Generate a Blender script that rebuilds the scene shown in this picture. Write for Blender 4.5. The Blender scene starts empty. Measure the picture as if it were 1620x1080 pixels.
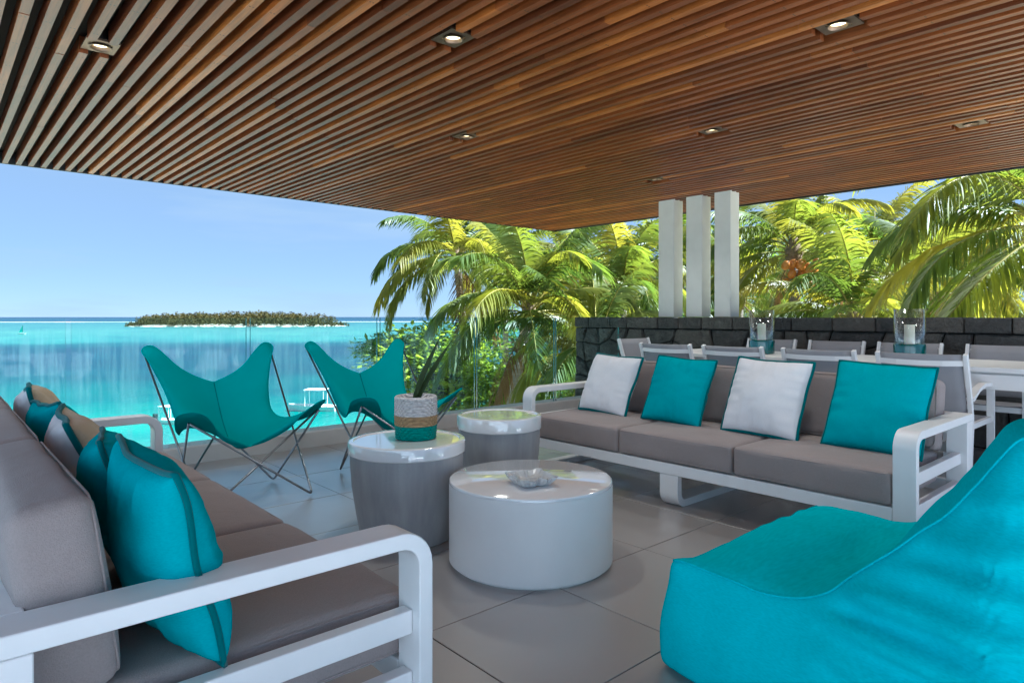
import bpy, bmesh, math, random
from mathutils import Vector, Matrix, noise as mnoise

R = math.radians
scene = bpy.context.scene
COL = scene.collection

# ------------------------------------------------------------------ camera, sky, sun, exposure
EYE = 1.15
cam_d = bpy.data.cameras.new('camera')
cam = bpy.data.objects.new('camera', cam_d)
COL.objects.link(cam)
cam.location = (0, 0, EYE)
cam.rotation_euler = (R(90), 0, R(-41.7))
cam_d.sensor_width = 36
cam_d.lens = 23.04
cam_d.shift_y = -0.0241
cam_d.clip_start = 0.05
cam_d.clip_end = 20000
scene.camera = cam

SUN_EL, SUN_AZ = 50, 138          # azimuth measured from +Y clockwise
world = bpy.data.worlds.new('World')
scene.world = world
world.use_nodes = True
wn, wl = world.node_tree.nodes, world.node_tree.links
wn.clear()
w_out = wn.new('ShaderNodeOutputWorld')
w_bg = wn.new('ShaderNodeBackground')
w_bg.inputs['Strength'].default_value = 0.05
w_sky = wn.new('ShaderNodeTexSky')
w_sky.sky_type = 'NISHITA'
w_sky.sun_disc = False
w_sky.sun_elevation = R(SUN_EL)
w_sky.sun_rotation = R(SUN_AZ)
w_sky.air_density = 0.6
w_sky.dust_density = 0.0
w_sky.ozone_density = 4.0
w_tc = wn.new('ShaderNodeTexCoord')
w_map = wn.new('ShaderNodeMapping')
w_map.inputs['Scale'].default_value = (1.2, 1.2, 9.0)
w_noise = wn.new('ShaderNodeTexNoise')
w_noise.inputs['Scale'].default_value = 2.3
w_noise.inputs['Detail'].default_value = 6
w_noise.inputs['Roughness'].default_value = 0.55
w_ramp = wn.new('ShaderNodeValToRGB')
w_ramp.color_ramp.elements[0].position = 0.49
w_ramp.color_ramp.elements[0].color = (0, 0, 0, 1)
w_ramp.color_ramp.elements[1].position = 0.74
w_ramp.color_ramp.elements[1].color = (0.85, 0.85, 0.85, 1)
w_mix = wn.new('ShaderNodeMixRGB')
w_mix.inputs['Color2'].default_value = (4.2, 4.8, 5.4, 1)
wl.new(w_tc.outputs['Generated'], w_map.inputs['Vector'])
wl.new(w_map.outputs['Vector'], w_noise.inputs['Vector'])
wl.new(w_noise.outputs['Fac'], w_ramp.inputs['Fac'])
wl.new(w_ramp.outputs['Color'], w_mix.inputs['Fac'])
wl.new(w_sky.outputs['Color'], w_mix.inputs['Color1'])
w_tint = wn.new('ShaderNodeMixRGB')
w_tint.blend_type = 'MULTIPLY'
w_tint.inputs['Fac'].default_value = 1
w_tint.inputs['Color2'].default_value = (0.52, 0.53, 0.57, 1)
wl.new(w_mix.outputs['Color'], w_tint.inputs['Color1'])
# humid air: one even pale blue veil over the clear sky
w_veil = wn.new('ShaderNodeMixRGB')
w_veil.inputs['Fac'].default_value = 0.68
w_veil.inputs['Color2'].default_value = (1.85, 2.28, 2.6, 1)
wl.new(w_tint.outputs['Color'], w_veil.inputs['Color1'])
wl.new(w_veil.outputs['Color'], w_bg.inputs['Color'])
wl.new(w_bg.outputs['Background'], w_out.inputs['Surface'])

sun_d = bpy.data.lights.new('sun', 'SUN')
sun_d.energy = 5.0
sun_d.angle = R(0.5)
sun_d.color = (1.0, 0.96, 0.89)
sun = bpy.data.objects.new('sun', sun_d)
COL.objects.link(sun)
sdir = Vector((math.sin(R(SUN_AZ)) * math.cos(R(SUN_EL)), math.cos(R(SUN_AZ)) * math.cos(R(SUN_EL)), math.sin(R(SUN_EL))))
sun.rotation_euler = sdir.to_track_quat('Z', 'Y').to_euler()
sun.location = (20, -10, 30)

scene.view_settings.view_transform = 'Standard'
scene.view_settings.look = 'None'
scene.view_settings.exposure = 2.5
scene.view_settings.gamma = 1
scene.view_settings.use_white_balance = True
scene.view_settings.white_balance_temperature = 5200
scene.view_settings.white_balance_tint = 6
scene.view_settings.use_curve_mapping = False
scene.render.engine = 'CYCLES'
scene.cycles.use_denoising = True
scene.cycles.max_bounces = 10
scene.cycles.diffuse_bounces = 6
scene.cycles.transparent_max_bounces = 24
scene.cycles.caustics_reflective = False
scene.cycles.caustics_refractive = False
scene.cycles.sample_clamp_indirect = 6

# ------------------------------------------------------------------ node helpers
def new_mat(name):
    m = bpy.data.materials.new(name)
    m.use_nodes = True
    nt = m.node_tree
    return m, nt, nt.nodes['Principled BSDF']

def N(nt, typ, **kw):
    n = nt.nodes.new(typ)
    for k, v in kw.items():
        if k in n.inputs.keys():
            n.inputs[k].default_value = v
        else:
            setattr(n, k, v)
    return n

def tex_noise(nt, scale=(1, 1, 1), s=5.0, detail=4, rough=0.55, coord='Object', dist=0.0):
    if coord == 'World':
        src = N(nt, 'ShaderNodeNewGeometry').outputs['Position']
    else:
        src = N(nt, 'ShaderNodeTexCoord').outputs[coord]
    mp = N(nt, 'ShaderNodeMapping')
    mp.inputs['Scale'].default_value = scale
    nt.links.new(src, mp.inputs['Vector'])
    t = N(nt, 'ShaderNodeTexNoise')
    t.inputs['Scale'].default_value = s
    t.inputs['Detail'].default_value = detail
    t.inputs['Roughness'].default_value = rough
    t.inputs['Distortion'].default_value = dist
    nt.links.new(mp.outputs['Vector'], t.inputs['Vector'])
    return t.outputs['Fac']

def ramp(nt, fac, stops, interp='LINEAR'):
    r = N(nt, 'ShaderNodeValToRGB')
    cr = r.color_ramp
    cr.interpolation = interp
    while len(cr.elements) > 1:
        cr.elements.remove(cr.elements[-1])
    cr.elements[0].position = stops[0][0]
    cr.elements[0].color = (*stops[0][1], 1)
    for p, c in stops[1:]:
        e = cr.elements.new(p)
        e.color = (*c, 1)
    if fac is not None:
        nt.links.new(fac, r.inputs['Fac'])
    return r.outputs['Color']

def mixc(nt, fac, a, b, mode='MIX'):
    m = N(nt, 'ShaderNodeMixRGB', blend_type=mode)
    for sock, v in (('Fac', fac), ('Color1', a), ('Color2', b)):
        if isinstance(v, bpy.types.NodeSocket):
            nt.links.new(v, m.inputs[sock])
        elif isinstance(v, tuple):
            m.inputs[sock].default_value = (*v, 1)
        else:
            m.inputs[sock].default_value = v
    return m.outputs['Color']

def math_n(nt, op, a, b=0.0, c=0.0):
    m = N(nt, 'ShaderNodeMath', operation=op)
    for i, v in enumerate((a, b, c)):
        if isinstance(v, bpy.types.NodeSocket):
            nt.links.new(v, m.inputs[i])
        else:
            m.inputs[i].default_value = v
    return m.outputs[0]

def bump(nt, b, height, strength=0.3, dist=0.01):
    n = N(nt, 'ShaderNodeBump')
    n.inputs['Strength'].default_value = strength
    n.inputs['Distance'].default_value = dist
    nt.links.new(height, n.inputs['Height'])
    nt.links.new(n.outputs['Normal'], b.inputs['Normal'])

def sc3(c, k):
    return tuple(x * k for x in c)

def mat_fabric(name, col, var=0.18, slub=(40, 40, 40), rough=0.85, bs=0.25, sheen=0.15):
    m, nt, b = new_mat(name)
    a = tex_noise(nt, slub, 6, 3)
    big = tex_noise(nt, (1, 1, 1), 4, 3)
    c = ramp(nt, a, [(0.3, sc3(col, 1 - var)), (0.7, sc3(col, 1 + var))])
    c = mixc(nt, 0.35, c, ramp(nt, big, [(0.35, sc3(col, 0.9)), (0.65, sc3(col, 1.1))]))
    nt.links.new(c, b.inputs['Base Color'])
    b.inputs['Roughness'].default_value = rough
    b.inputs['Sheen Weight'].default_value = sheen
    b.inputs['Specular IOR Level'].default_value = 0.12
    f = tex_noise(nt, (1, 1, 1), 420, 2)
    w = tex_noise(nt, (1, 1, 1), 9, 4, 0.5, dist=0.6)
    bump(nt, b, math_n(nt, 'MULTIPLY_ADD', w, 3.0, f), bs, 0.004)
    return m

def mat_paint(name, col, rough=0.4, spec=0.4, var=0.04, coat=0.0):
    m, nt, b = new_mat(name)
    a = tex_noise(nt, (1, 1, 1), 7, 5)
    nt.links.new(ramp(nt, a, [(0.3, sc3(col, 1 - var)), (0.7, col)]), b.inputs['Base Color'])
    b.inputs['Roughness'].default_value = rough
    b.inputs['Specular IOR Level'].default_value = spec
    b.inputs['Coat Weight'].default_value = coat
    b.inputs['Coat Roughness'].default_value = 0.03
    b.inputs['Coat IOR'].default_value = 1.7
    return m

def mat_metal(name, col, rough=0.35):
    m, nt, b = new_mat(name)
    a = tex_noise(nt, (1, 1, 1), 30, 3)
    nt.links.new(ramp(nt, a, [(0.3, sc3(col, 0.85)), (0.7, col)]), b.inputs['Base Color'])
    b.inputs['Metallic'].default_value = 1
    b.inputs['Roughness'].default_value = rough
    return m

M = {}
M['frame_white'] = mat_paint('white_powder_coat', (0.80, 0.80, 0.80), 0.42, 0.4)
M['gloss_white'] = mat_paint('white_lacquer', (0.78, 0.78, 0.79), 0.10, 0.55, 0.03, 1.0)
M['satin_white'] = mat_paint('satin_white', (0.80, 0.80, 0.80), 0.38, 0.45)
M['taupe'] = mat_fabric('taupe_fabric', (0.30, 0.255, 0.245), 0.10, bs=0.45)
M['teal_canvas'] = mat_fabric('teal_canvas', (0.0, 0.33, 0.34), 0.10, bs=0.15, sheen=0)
M['teal'] = mat_fabric('teal_cotton', (0.0, 0.34, 0.39), 0.12, (20, 20, 60), sheen=0)
M['teal_bag'] = mat_fabric('turquoise_slub', (0.0, 0.52, 0.60), 0.14, (3, 12, 60), bs=0.2, sheen=0)
M['teal_trim'] = mat_fabric('teal_trim', (0.0, 0.12, 0.13), 0.1)
M['white_cloth'] = mat_fabric('white_cotton', (0.72, 0.71, 0.73), 0.05)
M['beige_cloth'] = mat_fabric('beige_cotton', (0.50, 0.40, 0.27), 0.12, (60, 4, 60))
M['sling'] = mat_fabric('grey_mesh_sling', (0.30, 0.30, 0.32), 0.08, (80, 80, 80))
M['sling_white'] = mat_fabric('pale_mesh_sling', (0.62, 0.63, 0.66), 0.05, (80, 80, 80))
M['rod'] = mat_metal('grey_steel_rod', (0.33, 0.35, 0.38), 0.35)
M['dark_metal'] = mat_metal('dark_metal', (0.10, 0.10, 0.10), 0.4)
M['plate'] = mat_metal('bronze_plate', (0.24, 0.17, 0.12), 0.5)
M['candle'] = mat_paint('candle_wax', (0.82, 0.78, 0.66), 0.6)
M['candle'].node_tree.nodes['Principled BSDF'].inputs['Subsurface Weight'].default_value = 0.3
M['teal_glaze'] = mat_paint('teal_glaze', (0.0, 0.10, 0.095), 0.15, 0.6, 0.2, 0.5)
M['render_wall'] = mat_paint('pale_render', (0.62, 0.60, 0.58), 0.85, 0.2, 0.08)
M['white_render'] = mat_paint('white_render', (0.8, 0.79, 0.77), 0.85, 0.2, 0.04)
M['bounce_grey'] = mat_paint('bounce_wall_grey', (0.33, 0.385, 0.43), 0.85, 0.2, 0.04)
M['column'] = mat_paint('column_paint', (0.66, 0.64, 0.61), 0.75, 0.2, 0.06)
M['boat_white'] = mat_paint('boat_white', (0.8, 0.8, 0.78), 0.3)
M['sail_green'] = mat_paint('sail_green', (0.02, 0.30, 0.22), 0.7)
M['soil'] = mat_paint('potting_soil', (0.05, 0.035, 0.025), 0.95, 0.1, 0.4)

def mk_concrete():
    m, nt, b = new_mat('grey_concrete')
    a = tex_noise(nt, (1, 1, 0.35), 3.2, 8, 0.6)
    s = tex_noise(nt, (3, 3, 0.25), 5, 4, 0.6)
    c = ramp(nt, a, [(0.25, (0.20, 0.205, 0.22)), (0.5, (0.32, 0.325, 0.34)), (0.75, (0.46, 0.455, 0.46))])
    c = mixc(nt, 0.35, c, ramp(nt, s, [(0.3, (0.22, 0.225, 0.24)), (0.7, (0.45, 0.45, 0.45))]))
    nt.links.new(c, b.inputs['Base Color'])
    b.inputs['Roughness'].default_value = 0.62
    bump(nt, b, tex_noise(nt, (1, 1, 1), 60, 5), 0.25, 0.004)
    return m
M['concrete'] = mk_concrete()

def mk_tile():
    m, nt, b = new_mat('porcelain_tile')
    oi = N(nt, 'ShaderNodeObjectInfo')
    a = tex_noise(nt, (1, 1, 1), 2.2, 7, 0.6, 'World')
    c = ramp(nt, a, [(0.3, (0.25, 0.232, 0.228)), (0.7, (0.31, 0.29, 0.285))])
    c = mixc(nt, 0.5, c, ramp(nt, oi.outputs['Random'], [(0, (0.245, 0.23, 0.228)), (1, (0.325, 0.305, 0.298))]))
    nt.links.new(c, b.inputs['Base Color'])
    r = ramp(nt, tex_noise(nt, (1, 1, 1), 5, 5, 0.6, 'World'), [(0.3, (0.32,) * 3), (0.75, (0.40,) * 3)])
    nt.links.new(r, b.inputs['Roughness'])
    b.inputs['Specular IOR Level'].default_value = 0.6
    b.inputs['Coat Weight'].default_value = 1.0
    b.inputs['Coat IOR'].default_value = 1.75
    b.inputs['Coat Roughness'].default_value = 0.3
    bump(nt, b, tex_noise(nt, (1, 1, 1), 14, 3, 0.5, 'World'), 0.04, 0.004)
    return m
M['tile'] = mk_tile()
M['bounce_deck'] = mat_paint('bounce_stone_deck', (0.70, 0.69, 0.68), 0.8, 0.2, 0.08)
M['grout'] = mat_paint('grout', (0.11, 0.10, 0.10), 0.9, 0.1)

def mk_wood():
    m, nt, b = new_mat('varnished_hardwood')
    oi = N(nt, 'ShaderNodeObjectInfo')
    base = ramp(nt, oi.outputs['Random'], [(0.0, (0.14, 0.036, 0.009)), (0.3, (0.20, 0.054, 0.012)), (0.6, (0.27, 0.075, 0.014)),
                                           (0.80, (0.19, 0.055, 0.014)), (0.9, (0.37, 0.115, 0.018)), (1.0, (0.48, 0.17, 0.032))])
    g = tex_noise(nt, (26, 1.1, 26), 3, 6, 0.6, 'World', 0.4)
    c = mixc(nt, 0.75, base, ramp(nt, g, [(0.28, (0.42, 0.38, 0.36)), (0.72, (1.25, 1.25, 1.25))]), 'MULTIPLY')
    k = tex_noise(nt, (4, 0.9, 4), 2.3, 3, 0.5, 'World')
    c = mixc(nt, 0.55, c, ramp(nt, k, [(0.35, (0.6, 0.55, 0.5)), (0.65, (1.3, 1.3, 1.3))]), 'MULTIPLY')
    # nail heads every 0.42 m along the middle of each slat
    tc = N(nt, 'ShaderNodeTexCoord')
    geo = N(nt, 'ShaderNodeNewGeometry')
    so = N(nt, 'ShaderNodeSeparateXYZ'); nt.links.new(tc.outputs['Object'], so.inputs[0])
    sw = N(nt, 'ShaderNodeSeparateXYZ'); nt.links.new(geo.outputs['Position'], sw.inputs[0])
    fr = math_n(nt, 'FRACT', math_n(nt, 'DIVIDE', sw.outputs['Y'], 0.42))
    d1 = math_n(nt, 'MULTIPLY', math_n(nt, 'ABSOLUTE', math_n(nt, 'SUBTRACT', fr, 0.5)), 0.42)
    d2 = math_n(nt, 'ABSOLUTE', math_n(nt, 'SUBTRACT', math_n(nt, 'ABSOLUTE', so.outputs['X']), 0.008))
    dd = math_n(nt, 'ADD', math_n(nt, 'POWER', d1, 2.0), math_n(nt, 'POWER', d2, 2.0))
    nail = math_n(nt, 'LESS_THAN', dd, 0.0045 ** 2)
    c = mixc(nt, nail, c, (0.02, 0.015, 0.012))
    nt.links.new(c, b.inputs['Base Color'])
    b.inputs['Roughness'].default_value = 0.42
    b.inputs['Specular IOR Level'].default_value = 0.45
    b.inputs['Coat Weight'].default_value = 0.08
    b.inputs['Coat Roughness'].default_value = 0.25
    bump(nt, b, g, 0.12, 0.002)
    return m
M['wood'] = mk_wood()
M['backing'] = mat_paint('dark_backing', (0.028, 0.020, 0.016), 0.8, 0.2)
M['roof'] = mat_paint('roof_render', (0.6, 0.58, 0.56), 0.85, 0.2)

def mk_stone():
    m, nt, b = new_mat('basalt_stone')
    oi = N(nt, 'ShaderNodeObjectInfo')
    a = tex_noise(nt, (1, 1, 1), 9, 8, 0.65, 'World')
    c = ramp(nt, a, [(0.25, (0.028, 0.028, 0.030)), (0.55, (0.085, 0.083, 0.080)), (0.8, (0.20, 0.19, 0.175))])
    c = mixc(nt, 0.5, c, ramp(nt, oi.outputs['Random'], [(0, (0.035, 0.037, 0.040)), (0.6, (0.085, 0.087, 0.082)), (1, (0.18, 0.165, 0.14))]))
    nt.links.new(c, b.inputs['Base Color'])
    b.inputs['Roughness'].default_value = 0.8
    bump(nt, b, math_n(nt, 'ADD', tex_noise(nt, (1, 1, 1), 26, 8, 0.7, 'World'), a), 1.0, 0.06)
    return m
M['stone'] = mk_stone()
M['mortar'] = mat_paint('dark_mortar', (0.018, 0.018, 0.018), 0.95, 0.1, 0.3)

def mk_glass_pane():
    m = bpy.data.materials.new('railing_glass'); m.use_nodes = True
    nt = m.node_tree; nt.nodes.clear()
    out = N(nt, 'ShaderNodeOutputMaterial')
    tr = N(nt, 'ShaderNodeBsdfTransparent'); tr.inputs[0].default_value = (0.90, 0.975, 0.97, 1)
    gl = N(nt, 'ShaderNodeBsdfGlossy'); gl.inputs['Roughness'].default_value = 0.02
    lw = N(nt, 'ShaderNodeLayerWeight'); lw.inputs['Blend'].default_value = 0.5
    fr_ = math_n(nt, 'MULTIPLY_ADD', math_n(nt, 'POWER', lw.outputs['Facing'], 4.0), 0.16, 0.012)
    m1 = N(nt, 'ShaderNodeMixShader')
    nt.links.new(fr_, m1.inputs[0]); nt.links.new(tr.outputs[0], m1.inputs[1]); nt.links.new(gl.outputs[0], m1.inputs[2])
    # salt streaks run down the glass
    di = N(nt, 'ShaderNodeBsdfDiffuse'); di.inputs[0].default_value = (0.45, 0.72, 0.78, 1)
    tl = N(nt, 'ShaderNodeBsdfTranslucent'); tl.inputs[0].default_value = (0.5, 0.8, 0.86, 1)
    ds = N(nt, 'ShaderNodeAddShader'); nt.links.new(di.outputs[0], ds.inputs[0]); nt.links.new(tl.outputs[0], ds.inputs[1])
    s1 = tex_noise(nt, (7, 1, 0.5), 2.6, 4, 0.6, 'World')
    s2 = tex_noise(nt, (26, 1, 1.2), 2.0, 3, 0.6, 'World')
    z = N(nt, 'ShaderNodeSeparateXYZ'); nt.links.new(N(nt, 'ShaderNodeNewGeometry').outputs['Position'], z.inputs[0])
    lo = N(nt, 'ShaderNodeMapRange'); lo.inputs['From Min'].default_value = 1.08; lo.inputs['From Max'].default_value = 0.92
    nt.links.new(z.outputs['Z'], lo.inputs['Value'])
    f = ramp(nt, math_n(nt, 'MULTIPLY_ADD', s2, 0.35, math_n(nt, 'MULTIPLY', s1, 0.65)), [(0.44, (0, 0, 0)), (0.62, (0.15, 0.15, 0.15))])
    sp_ = N(nt, 'ShaderNodeMapRange'); sp_.inputs['From Min'].default_value = 4.6; sp_.inputs['From Max'].default_value = 3.0; sp_.inputs['To Min'].default_value = 0.08
    nt.links.new(z.outputs['X'], sp_.inputs['Value'])
    f = math_n(nt, 'MULTIPLY', f, sp_.outputs[0])
    f = math_n(nt, 'MULTIPLY', f, lo.outputs[0])
    m2 = N(nt, 'ShaderNodeMixShader')
    nt.links.new(f, m2.inputs[0]); nt.links.new(m1.outputs[0], m2.inputs[1]); nt.links.new(ds.outputs[0], m2.inputs[2])
    nt.links.new(m2.outputs[0], out.inputs[0])
    return m
M['pane'] = mk_glass_pane()
M['pane_edge'] = mat_paint('glass_edge', (0.06, 0.20, 0.20), 0.1, 0.6)

def mk_clear(name, tint, ior=1.3):
    m = bpy.data.materials.new(name); m.use_nodes = True
    nt = m.node_tree; nt.nodes.clear()
    out = N(nt, 'ShaderNodeOutputMaterial')
    tr = N(nt, 'ShaderNodeBsdfTransparent'); tr.inputs[0].default_value = (*tint, 1)
    gl = N(nt, 'ShaderNodeBsdfGlossy'); gl.inputs['Roughness'].default_value = 0.03
    lw = N(nt, 'ShaderNodeLayerWeight'); lw.inputs['Blend'].default_value = 0.5
    fr_ = math_n(nt, 'MULTIPLY_ADD', math_n(nt, 'POWER', lw.outputs['Facing'], 2.5), 0.8, 0.04)
    nz = tex_noise(nt, (1, 1, 1), 3, 2)
    m1 = N(nt, 'ShaderNodeMixShader')
    nt.links.new(math_n(nt, 'MULTIPLY_ADD', nz, 0.03, fr_), m1.inputs[0])
    nt.links.new(tr.outputs[0], m1.inputs[1]); nt.links.new(gl.outputs[0], m1.inputs[2])
    nt.links.new(m1.outputs[0], out.inputs[0])
    return m
M['clear_glass'] = mk_clear('clear_glass', (0.955, 0.985, 0.98), 1.45)

def mk_crystal():
    m, nt, b = new_mat('cut_crystal')
    nt.links.new(ramp(nt, tex_noise(nt, (1, 1, 1), 20, 3), [(0.3, (0.85, 0.9, 0.95)), (0.7, (1, 1, 1))]), b.inputs['Base Color'])
    b.inputs['Transmission Weight'].default_value = 0.55
    b.inputs['Roughness'].default_value = 0.12
    b.inputs['IOR'].default_value = 1.5
    return m
M['crystal'] = mk_crystal()

def mk_lamp():
    m, nt, b = new_mat('lit_lamp')
    b.inputs['Emission Color'].default_value = (1.0, 0.78, 0.36, 1)
    b.inputs['Emission Strength'].default_value = 1.1
    b.inputs['Base Color'].default_value = (0.8, 0.7, 0.5, 1)
    return m
M['lamp'] = mk_lamp()

def mk_weave(name, col):
    m, nt, b = new_mat(name)
    tc = N(nt, 'ShaderNodeTexCoord')
    wv = N(nt, 'ShaderNodeTexWave'); wv.inputs['Scale'].default_value = 28; wv.inputs['Distortion'].default_value = 3.0
    wv.inputs['Detail'].default_value = 3
    wv.bands_direction = 'DIAGONAL'
    nt.links.new(tc.outputs['Object'], wv.inputs['Vector'])
    n = tex_noise(nt, (1, 1, 1), 70, 4)
    c = mixc(nt, 0.5, ramp(nt, wv.outputs['Fac'], [(0.1, sc3(col, 0.55)), (0.6, col)]), ramp(nt, n, [(0.3, sc3(col, 0.6)), (0.7, sc3(col, 1.15))]))
    nt.links.new(c, b.inputs['Base Color'])
    b.inputs['Roughness'].default_value = 0.85
    bump(nt, b, math_n(nt, 'ADD', wv.outputs['Fac'], n), 0.8, 0.006)
    return m
M['rope_white'] = mk_weave('white_rope', (0.70, 0.67, 0.66))
M['rope_tan'] = mk_weave('tan_seagrass', (0.42, 0.28, 0.14))
M['rope_teal'] = mk_weave('teal_rope', (0.0, 0.26, 0.22))

def mk_leaf(name, stops, trans, seed_scale=0.8, tw=0.5, spec=0.4, rgh=0.42):
    m = bpy.data.materials.new(name); m.use_nodes = True
    nt = m.node_tree; nt.nodes.clear()
    out = N(nt, 'ShaderNodeOutputMaterial')
    oi = N(nt, 'ShaderNodeObjectInfo')
    n = tex_noise(nt, (1, 1, 1), seed_scale, 3, 0.6, 'World')
    f = math_n(nt, 'MULTIPLY_ADD', oi.outputs['Random'], 0.62, math_n(nt, 'MULTIPLY_ADD', n, 0.9, -0.28))
    c = ramp(nt, f, stops)
    pr = N(nt, 'ShaderNodeBsdfPrincipled'); pr.inputs['Roughness'].default_value = rgh
    pr.inputs['Specular IOR Level'].default_value = spec
    nt.links.new(c, pr.inputs['Base Color'])
    tl = N(nt, 'ShaderNodeBsdfTranslucent')
    nt.links.new(mixc(nt, 1.0, c, trans, 'MULTIPLY'), tl.inputs[0])
    mx = N(nt, 'ShaderNodeMixShader'); mx.inputs[0].default_value = tw
    nt.links.new(pr.outputs[0], mx.inputs[1]); nt.links.new(tl.outputs[0], mx.inputs[2])
    nt.links.new(mx.outputs[0], out.inputs[0])
    return m
M['palm_leaf'] = mk_leaf('palm_leaflet', [(0.0, (0.040, 0.082, 0.022)), (0.32, (0.082, 0.122, 0.021)), (0.65, (0.155, 0.165, 0.023)), (0.93, (0.225, 0.20, 0.03)), (1.0, (0.26, 0.17, 0.06))], (2.4, 2.15, 1.0))
M['palm_dry'] = mk_leaf('dry_palm_leaflet', [(0.0, (0.16, 0.09, 0.04)), (1.0, (0.32, 0.20, 0.09))], (1.4, 1.3, 1.0))
M['rachis'] = mat_paint('palm_rachis', (0.30, 0.26, 0.05), 0.5, 0.3, 0.3)
M['broadleaf'] = mk_leaf('broad_leaf', [(0.0, (0.03, 0.07, 0.014)), (0.30, (0.11, 0.19, 0.022)), (0.65, (0.22, 0.28, 0.035)), (1.0, (0.32, 0.32, 0.06))], (2.1, 2.1, 1.1), 1.6, 0.5)
M['island_leaf'] = mk_leaf('casuarina_leaf', [(0.0, (0.018, 0.025, 0.008)), (0.5, (0.042, 0.043, 0.014)), (1.0, (0.095, 0.072, 0.026))], (1.2, 1.2, 1.0), 0.12, 0.2, 0.05, 0.95)
M['snake_leaf'] = mk_leaf('snake_plant_leaf', [(0.0, (0.015, 0.03, 0.012)), (1.0, (0.045, 0.075, 0.02))], (1.0, 1.0, 1.0), 30, 0.1, 0.2, 0.5)

def mk_bark(name, a, b_):
    m, nt, b = new_mat(name)
    n = tex_noise(nt, (1, 1, 6), 3, 6, 0.6)
    nt.links.new(ramp(nt, n, [(0.3, a), (0.7, b_)]), b.inputs['Base Color'])
    b.inputs['Roughness'].default_value = 0.9
    bump(nt, b, n, 0.6, 0.03)
    return m
M['palm_bark'] = mk_bark('palm_bark', (0.13, 0.11, 0.09), (0.34, 0.30, 0.25))
M['bark'] = mk_bark('bark', (0.07, 0.05, 0.035), (0.18, 0.14, 0.10))
M['fibre'] = mk_bark('palm_fibre', (0.09, 0.06, 0.03), (0.24, 0.17, 0.09))

def mk_coconut():
    m, nt, b = new_mat('orange_coconut')
    oi = N(nt, 'ShaderNodeObjectInfo')
    n = tex_noise(nt, (1, 1, 1), 6, 4)
    c = mixc(nt, 0.6, ramp(nt, oi.outputs['Random'], [(0, (0.50, 0.13, 0.02)), (1, (0.62, 0.25, 0.03))]), ramp(nt, n, [(0.3, (0.40, 0.14, 0.02)), (0.7, (0.62, 0.24, 0.03))]))
    nt.links.new(c, b.inputs['Base Color'])
    b.inputs['Roughness'].default_value = 0.45
    return m
M['coconut'] = mk_coconut()

def mk_sea():
    m, nt, b = new_mat('lagoon_water')
    geo = N(nt, 'ShaderNodeNewGeometry')
    dt = N(nt, 'ShaderNodeVectorMath', operation='DOT_PRODUCT')
    dt.inputs[1].default_value = (0.55, 0.835, 0)
    nt.links.new(geo.outputs['Position'], dt.inputs[0])
    w = dt.outputs['Value']
    # wobble the depth bands with large noise, growing with distance
    n1 = tex_noise(nt, (1, 1, 1), 0.012, 5, 0.55, 'World')
    n2 = tex_noise(nt, (1, 1, 1), 0.05, 5, 0.6, 'World')
    wob = math_n(nt, 'MULTIPLY', math_n(nt, 'SUBTRACT', n1, 0.5), 0.32)
    wob = math_n(nt, 'MULTIPLY_ADD', math_n(nt, 'SUBTRACT', n2, 0.5), 0.10, wob)
    lg = math_n(nt, 'DIVIDE', math_n(nt, 'LOGARITHM', math_n(nt, 'MAXIMUM', w, 5.0), 10.0), 4.0)   # 0..1 over 1 m .. 10 km
    lgw = math_n(nt, 'MULTIPLY_ADD', wob, 0.11, lg)
    L = lambda d: math.log10(d) / 4
    c = ramp(nt, lgw, [(L(30), (0.0860, 0.1978, 0.1333)), (L(42), (0.0189, 0.1548, 0.1161)), (L(58), (0.0043, 0.0817, 0.0731)), (L(85), (0.0017, 0.0344, 0.0447)),
                       (L(150), (0.0013, 0.0258, 0.0413)), (L(178), (0.0034, 0.0447, 0.0533)), (L(200), (0.0241, 0.1161, 0.1015)), (L(330), (0.0430, 0.1333, 0.1118)),
                       (L(480), (0.0344, 0.1118, 0.1032)), (L(880), (0.0241, 0.0817, 0.0860)), (L(1000), (0.0043, 0.0310, 0.0533)), (L(3000), (0.0034, 0.0215, 0.0430))])
    n3 = tex_noise(nt, (1, 1, 1), 0.11, 6, 0.62, 'World')
    c = mixc(nt, 0.75, c, ramp(nt, n3, [(0.28, (0.40, 0.62, 0.75)), (0.72, (1.6, 1.35, 1.22))]), 'MULTIPLY')
    n4 = tex_noise(nt, (1, 1, 1), 0.03, 7, 0.66, 'World', 0.8)
    c = mixc(nt, 0.6, c, ramp(nt, n4, [(0.36, (0.45, 0.62, 0.80)), (0.5, (1.0, 1.0, 1.0)), (0.66, (1.7, 1.3, 1.12))]), 'MULTIPLY')
    # white breakers on the reef, left of the island
    fo = tex_noise(nt, (1, 1, 1), 0.02, 5, 0.7, 'World')
    band = N(nt, 'ShaderNodeMapRange'); band.inputs['From Min'].default_value = 45; band.inputs['From Max'].default_value = 10
    nt.links.new(math_n(nt, 'ABSOLUTE', math_n(nt, 'SUBTRACT', math_n(nt, 'MULTIPLY_ADD', fo, 60.0, w), 980.0)), band.inputs['Value'])
    foam = math_n(nt, 'MULTIPLY', band.outputs[0], ramp(nt, tex_noise(nt, (1, 1, 1), 0.006, 2, 0.5, 'World'), [(0.35, (0.2,) * 3), (0.5, (1,) * 3)]))
    c = mixc(nt, foam, c, (0.85, 0.88, 0.88))
    nt.links.new(c, b.inputs['Base Color'])
    b.inputs['Roughness'].default_value = 0.25
    b.inputs['Specular IOR Level'].default_value = 0.06
    b.inputs['IOR'].default_value = 1.33
    rip = tex_noise(nt, (1, 1, 1), 0.9, 5, 0.6, 'World')
    bump(nt, b, rip, 0.5, 0.25)
    return m
M['sea'] = mk_sea()

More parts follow.
